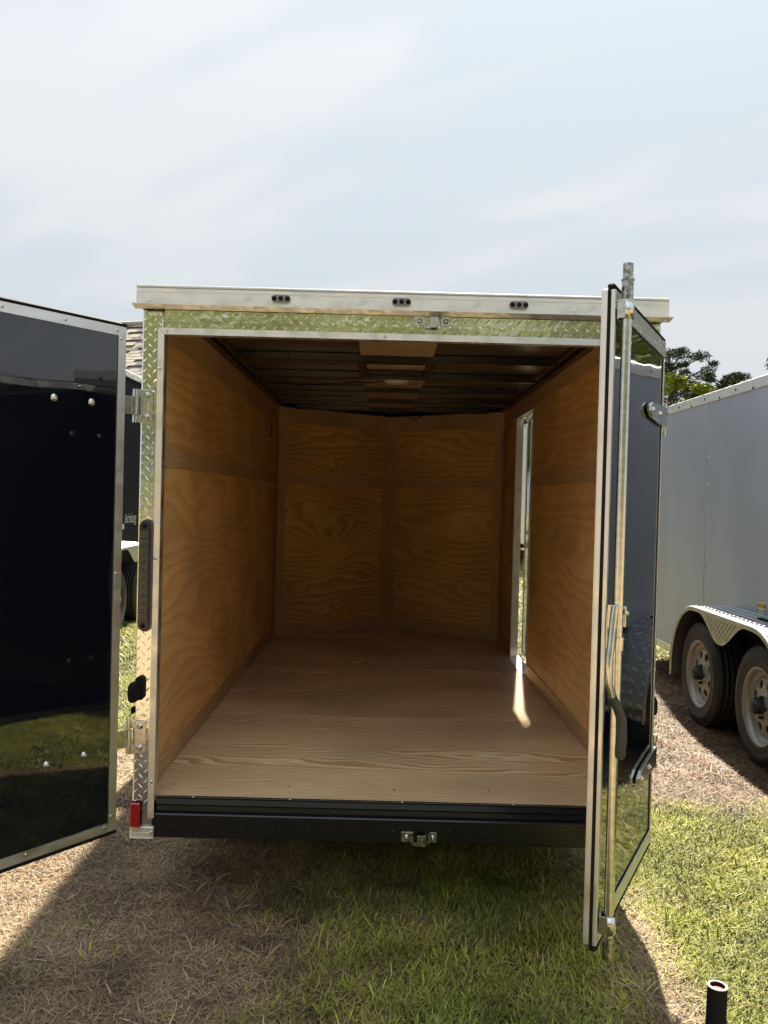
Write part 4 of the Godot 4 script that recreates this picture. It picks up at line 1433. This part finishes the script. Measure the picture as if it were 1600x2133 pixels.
func make_post():
	var t := thing("tube_post", "black ribbed tube post with red plug inside its rim", "post", Vector3(0.876, 0, 0.75))
	t.rotation.z = -0.02
	var st := start()
	st.set_smooth_group(1)
	var n := 48
	for k in n:
		var p := []
		for q in [k, k + 1]:
			var a: float = TAU * q / n
			var r: float = 0.0252 + 0.0009 * cos(a * 16.0)
			p.append(Vector3(cos(a) * r, 0, sin(a) * r))
		quad(st, p[0], p[0] + Vector3(0, 0.228, 0), p[1] + Vector3(0, 0.228, 0), p[1])
		var i0: Vector3 = p[0] * 0.8
		var i1: Vector3 = p[1] * 0.8
		quad(st, i0 + Vector3(0, 0.228, 0), i0 + Vector3(0, 0.17, 0), i1 + Vector3(0, 0.17, 0), i1 + Vector3(0, 0.228, 0))
	obj("tube", st, M.rubber, t)
	st = start()
	lathe(st, [[0.2270, 0.0198], [0.2292, 0.0206], [0.2296, 0.0235], [0.2272, 0.0262]], Vector3.ZERO, Vector3.UP, 32)
	obj("rim", st, M.scuffed, t)
	st = start()
	lathe(st, [[0.19, 0.0199], [0.2175, 0.0195], [0.219, 0.012], [0.2195, 0.0]], Vector3.ZERO, Vector3.UP, 24)
	obj("plug", st, M.red_plug, t)

# ------------------------------------------------------------------ house and trees
func make_house():
	var t := thing("house", "house with brown shingle roof showing above the black trailer", "house", Vector3(-9.3, 0, -20.5), -0.30)
	obj("wall", one_box(Vector3(-5, 0, -4), Vector3(5, 3.0, 4), 0.02), M.house_wall, t)
	for x in [-3.0, 0.0, 3.0]:
		var w := obj("window", one_box(Vector3(x - 0.5, 1.0, 4.0), Vector3(x + 0.5, 2.2, 4.06), 0.01), M.white_paint, t)
		obj("pane", one_box(Vector3(x - 0.43, 1.07, 4.05), Vector3(x + 0.43, 2.13, 4.07), 0.002), M.window_glass, w)
	# two slopes of the roof: a deck with courses of shingles laid over it
	var st := start()
	for s in [-1.0, 1.0]:
		quad(st, Vector3(-5.6, 3.0, s * 4.5), Vector3(5.6, 3.0, s * 4.5), Vector3(5.6, 5.9, 0), Vector3(-5.6, 5.9, 0))
	for x in [-5.0, 5.0]:
		tri(st, Vector3(x, 3.0, -4), Vector3(x, 3.0, 4), Vector3(x, 5.55, 0))
	var r := obj("roof", st, M.shingle_b, t)
	var g := RandomNumberGenerator.new()
	g.seed = 5
	for m in 2:
		st = start()
		for row in 30:
			for k in 38:
				if g.randi() % 2 != m: continue
				var x0: float = -5.6 + k * 0.295 + (row % 2) * 0.147
				var f: float = row / 30.0
				var y: float = 3.0 + 2.9 * f
				var z: float = 4.5 * (1.0 - f)
				box(st, Vector3(x0 + 0.145, y + 0.06, z - 0.04), Vector3(0.285, 0.012, 0.19), Basis(Vector3.RIGHT, atan2(2.9, 4.5) - 0.03), 0.001)
		var sh := obj("shingles", st, [M.shingle_a, M.shingle_b][m], r)
		sh.set_meta("kind", "stuff")
	obj("ridge_cap", one_tube([Vector3(-5.6, 5.92, 0), Vector3(5.6, 5.92, 0)], 0.09, 8), M.shingle_a, r)
	obj("fascia", one_box(Vector3(-5.65, 2.82, 4.5), Vector3(5.65, 3.0, 4.56), 0.01), M.white_paint, t)

func leaves(sd: int, clumps: Array, per: int, size: Vector2, needle: bool) -> ArrayMesh:
	# leaf sized faces gathered in clumps: [centre, radii]
	var g := RandomNumberGenerator.new()
	g.seed = sd
	var vs := PackedVector3Array()
	var ns := PackedVector3Array()
	var cs := PackedColorArray()
	for c in clumps:
		var tone := g.randf_range(0.72, 1.25)
		for k in per:
			var d := Vector3(g.randfn(), g.randfn(), g.randfn())
			d = d.normalized() * pow(g.randf(), 0.45)
			var p: Vector3 = c[0] + d * c[1]
			var a := Vector3(g.randfn(), g.randfn() * 0.8, g.randfn()).normalized()
			if needle: a = (a + d * 0.8).normalized()
			var b := a.cross(Vector3(g.randfn(), g.randfn(), g.randfn())).normalized()
			var l := g.randf_range(size.x * 0.6, size.x * 1.2)
			var w := size.y * g.randf_range(0.7, 1.2)
			var v := tone * g.randf_range(0.75, 1.3)
			var col := Color(v * g.randf_range(0.9, 1.15), v, v * g.randf_range(0.8, 1.1))
			var q := [p - a * l * 0.5, p + b * w * 0.5, p + a * l * 0.5, p - b * w * 0.5]
			var nn := a.cross(b)
			for i in [0, 1, 2, 0, 2, 3]:
				vs.append(q[i]); ns.append(nn); cs.append(col)
	var arr := []
	arr.resize(Mesh.ARRAY_MAX)
	arr[Mesh.ARRAY_VERTEX] = vs
	arr[Mesh.ARRAY_NORMAL] = ns
	arr[Mesh.ARRAY_COLOR] = cs
	var m := ArrayMesh.new()
	m.add_surface_from_arrays(Mesh.PRIMITIVE_TRIANGLES, arr)
	return m

func tree(called: String, label: String, at: Vector3, h: float, rad: float, base: float, kind: String, sd: int, group := "") -> Node3D:
	var t := thing(called, label, "tree", at, 0.0, group)
	var g := RandomNumberGenerator.new()
	g.seed = sd
	var st := start()
	var top := Vector3(g.randf_range(-0.3, 0.3), h * 0.93, g.randf_range(-0.3, 0.3))
	var tr: float = h * 0.016 + 0.03
	tube(st, [Vector3(0, -0.1, 0), Vector3(g.randf_range(-0.1, 0.1), h * 0.3, 0.05), top * 0.65, top], [tr, tr * 0.75, tr * 0.45, tr * 0.1], 8)
	var clumps := []
	var n: int = {"pine": 80, "lime": 46, "green": 110}[kind]
	for k in n:
		var f := g.randf()
		var y: float = lerpf(base, h * 0.97, pow(f, 0.85))
		var wide: float
		if kind == "pine": wide = rad * (0.30 + 0.85 * sin(PI * clampf((y - base) / (h - base) * 0.86 + 0.1, 0.0, 1.0)))
		else: wide = rad * sqrt(maxf(0.05, 1.0 - pow(2.0 * (y - base) / (h - base) - 1.0, 2.0)))
		var a := g.randf() * TAU
		var r: float = wide * pow(g.randf(), 0.45)
		var p := Vector3(cos(a) * r, y, sin(a) * r) + top * 0.0
		var s: float = rad * (g.randf_range(0.13, 0.24) if kind == "pine" else g.randf_range(0.16, 0.30))
		clumps.append([p, Vector3(s, s * (0.55 if kind == "pine" else 0.8), s)])
		var root := Vector3(top.x * y / h, maxf(base * 0.7, y - r * 0.55), top.z * y / h)
		if k % 2 == 0: tube(st, [root, root.lerp(p, 0.55) + Vector3(0, -0.05 * r, 0), p], [tr * 0.32, tr * 0.2, tr * 0.06], 5, false)
	obj("trunk", st, M.bark, t)
	var m: Material = {"pine": M.leaf_pine, "lime": M.leaf_lime, "green": M.leaf_green}[kind]
	var sz := Vector2(0.20, 0.035) if kind == "pine" else (Vector2(0.13, 0.065) if kind == "lime" else Vector2(0.26, 0.16))
	obj("crown", leaves(sd + 1, clumps, 150 if kind == "pine" else 170, sz, kind == "pine"), m, t)
	return t

func make_trees():
	tree("pine_tree", "tall dark pine rising behind the grey trailer beside the half open door", Vector3(11.1, 0, -30.5), 8.0, 1.75, 3.6, "pine", 103)
	tree("pine_tree", "smaller open crowned pine behind grey trailer, right of the tall pine", Vector3(12.95, 0, -30.0), 6.9, 1.25, 3.4, "pine", 112)
	tree("leafy_tree", "yellow green leafy tree in front of the tall pine", Vector3(7.75, 0, -20.0), 5.05, 1.25, 1.6, "lime", 121)
	tree("leafy_tree", "low yellow green leafy tree under the smaller pine", Vector3(8.95, 0, -21.5), 4.75, 0.95, 1.8, "lime", 131)
	# a sprig of this one reaches into the picture at the right edge
	tree("leafy_tree", "light green tree whose twigs enter at the right edge of the sky", Vector3(9.45, 0, -16.0), 6.2, 1.22, 2.6, "lime", 141)
	# seen through the side door, and what the polished plates and the door mirror
	var grp := "trees round the lot outside the picture"
	tree("yard_tree", "green tree standing behind the white trailer", Vector3(5.2, 0, -34.0), 7.5, 3.6, 1.5, "green", 151)
	var far := [[12.0, -9.5, 8.5, 3.2], [15.5, -13.5, 10.0, 3.8], [18.5, -19.0, 10.5, 4.0], [-18.0, 24.0, 8.6, 4.4], [-12.5, 27.0, 9.2, 4.2], [-7.5, 25.5, 8.6, 4.2], [-2.8, 27.0, 9.4, 4.4], [2.0, 26.0, 8.8, 4.2], [6.8, 27.0, 9.2, 4.6], [11.6, 25.5, 8.8, 4.4], [16.5, 24.0, 8.8, 4.4], [-22.0, -44.0, 9.0, 4.4], [-14.5, -46.0, 9.6, 4.4], [-7.5, -47.0, 9.0, 4.4], [-0.5, -46.0, 9.4, 4.4], [6.5, -47.0, 9.0, 4.4]]
	var protos := []
	for k in far.size():
		var q: Array = far[k]
		if k < 3:
			protos.append(tree("yard_tree", "large green tree standing round the edge of the lot", Vector3(q[0], 0, q[1]), q[2], q[3], 0.9, "green", 160 + k, grp))
		else:
			var o: Node3D = protos[k % 3].duplicate()
			o.name = numbered("yard_tree")
			add_child(o)
			o.position = Vector3(q[0], 0, q[1])
			o.rotation.y = k * 1.3
			o.scale = Vector3.ONE * (q[2] / far[k % 3][2])
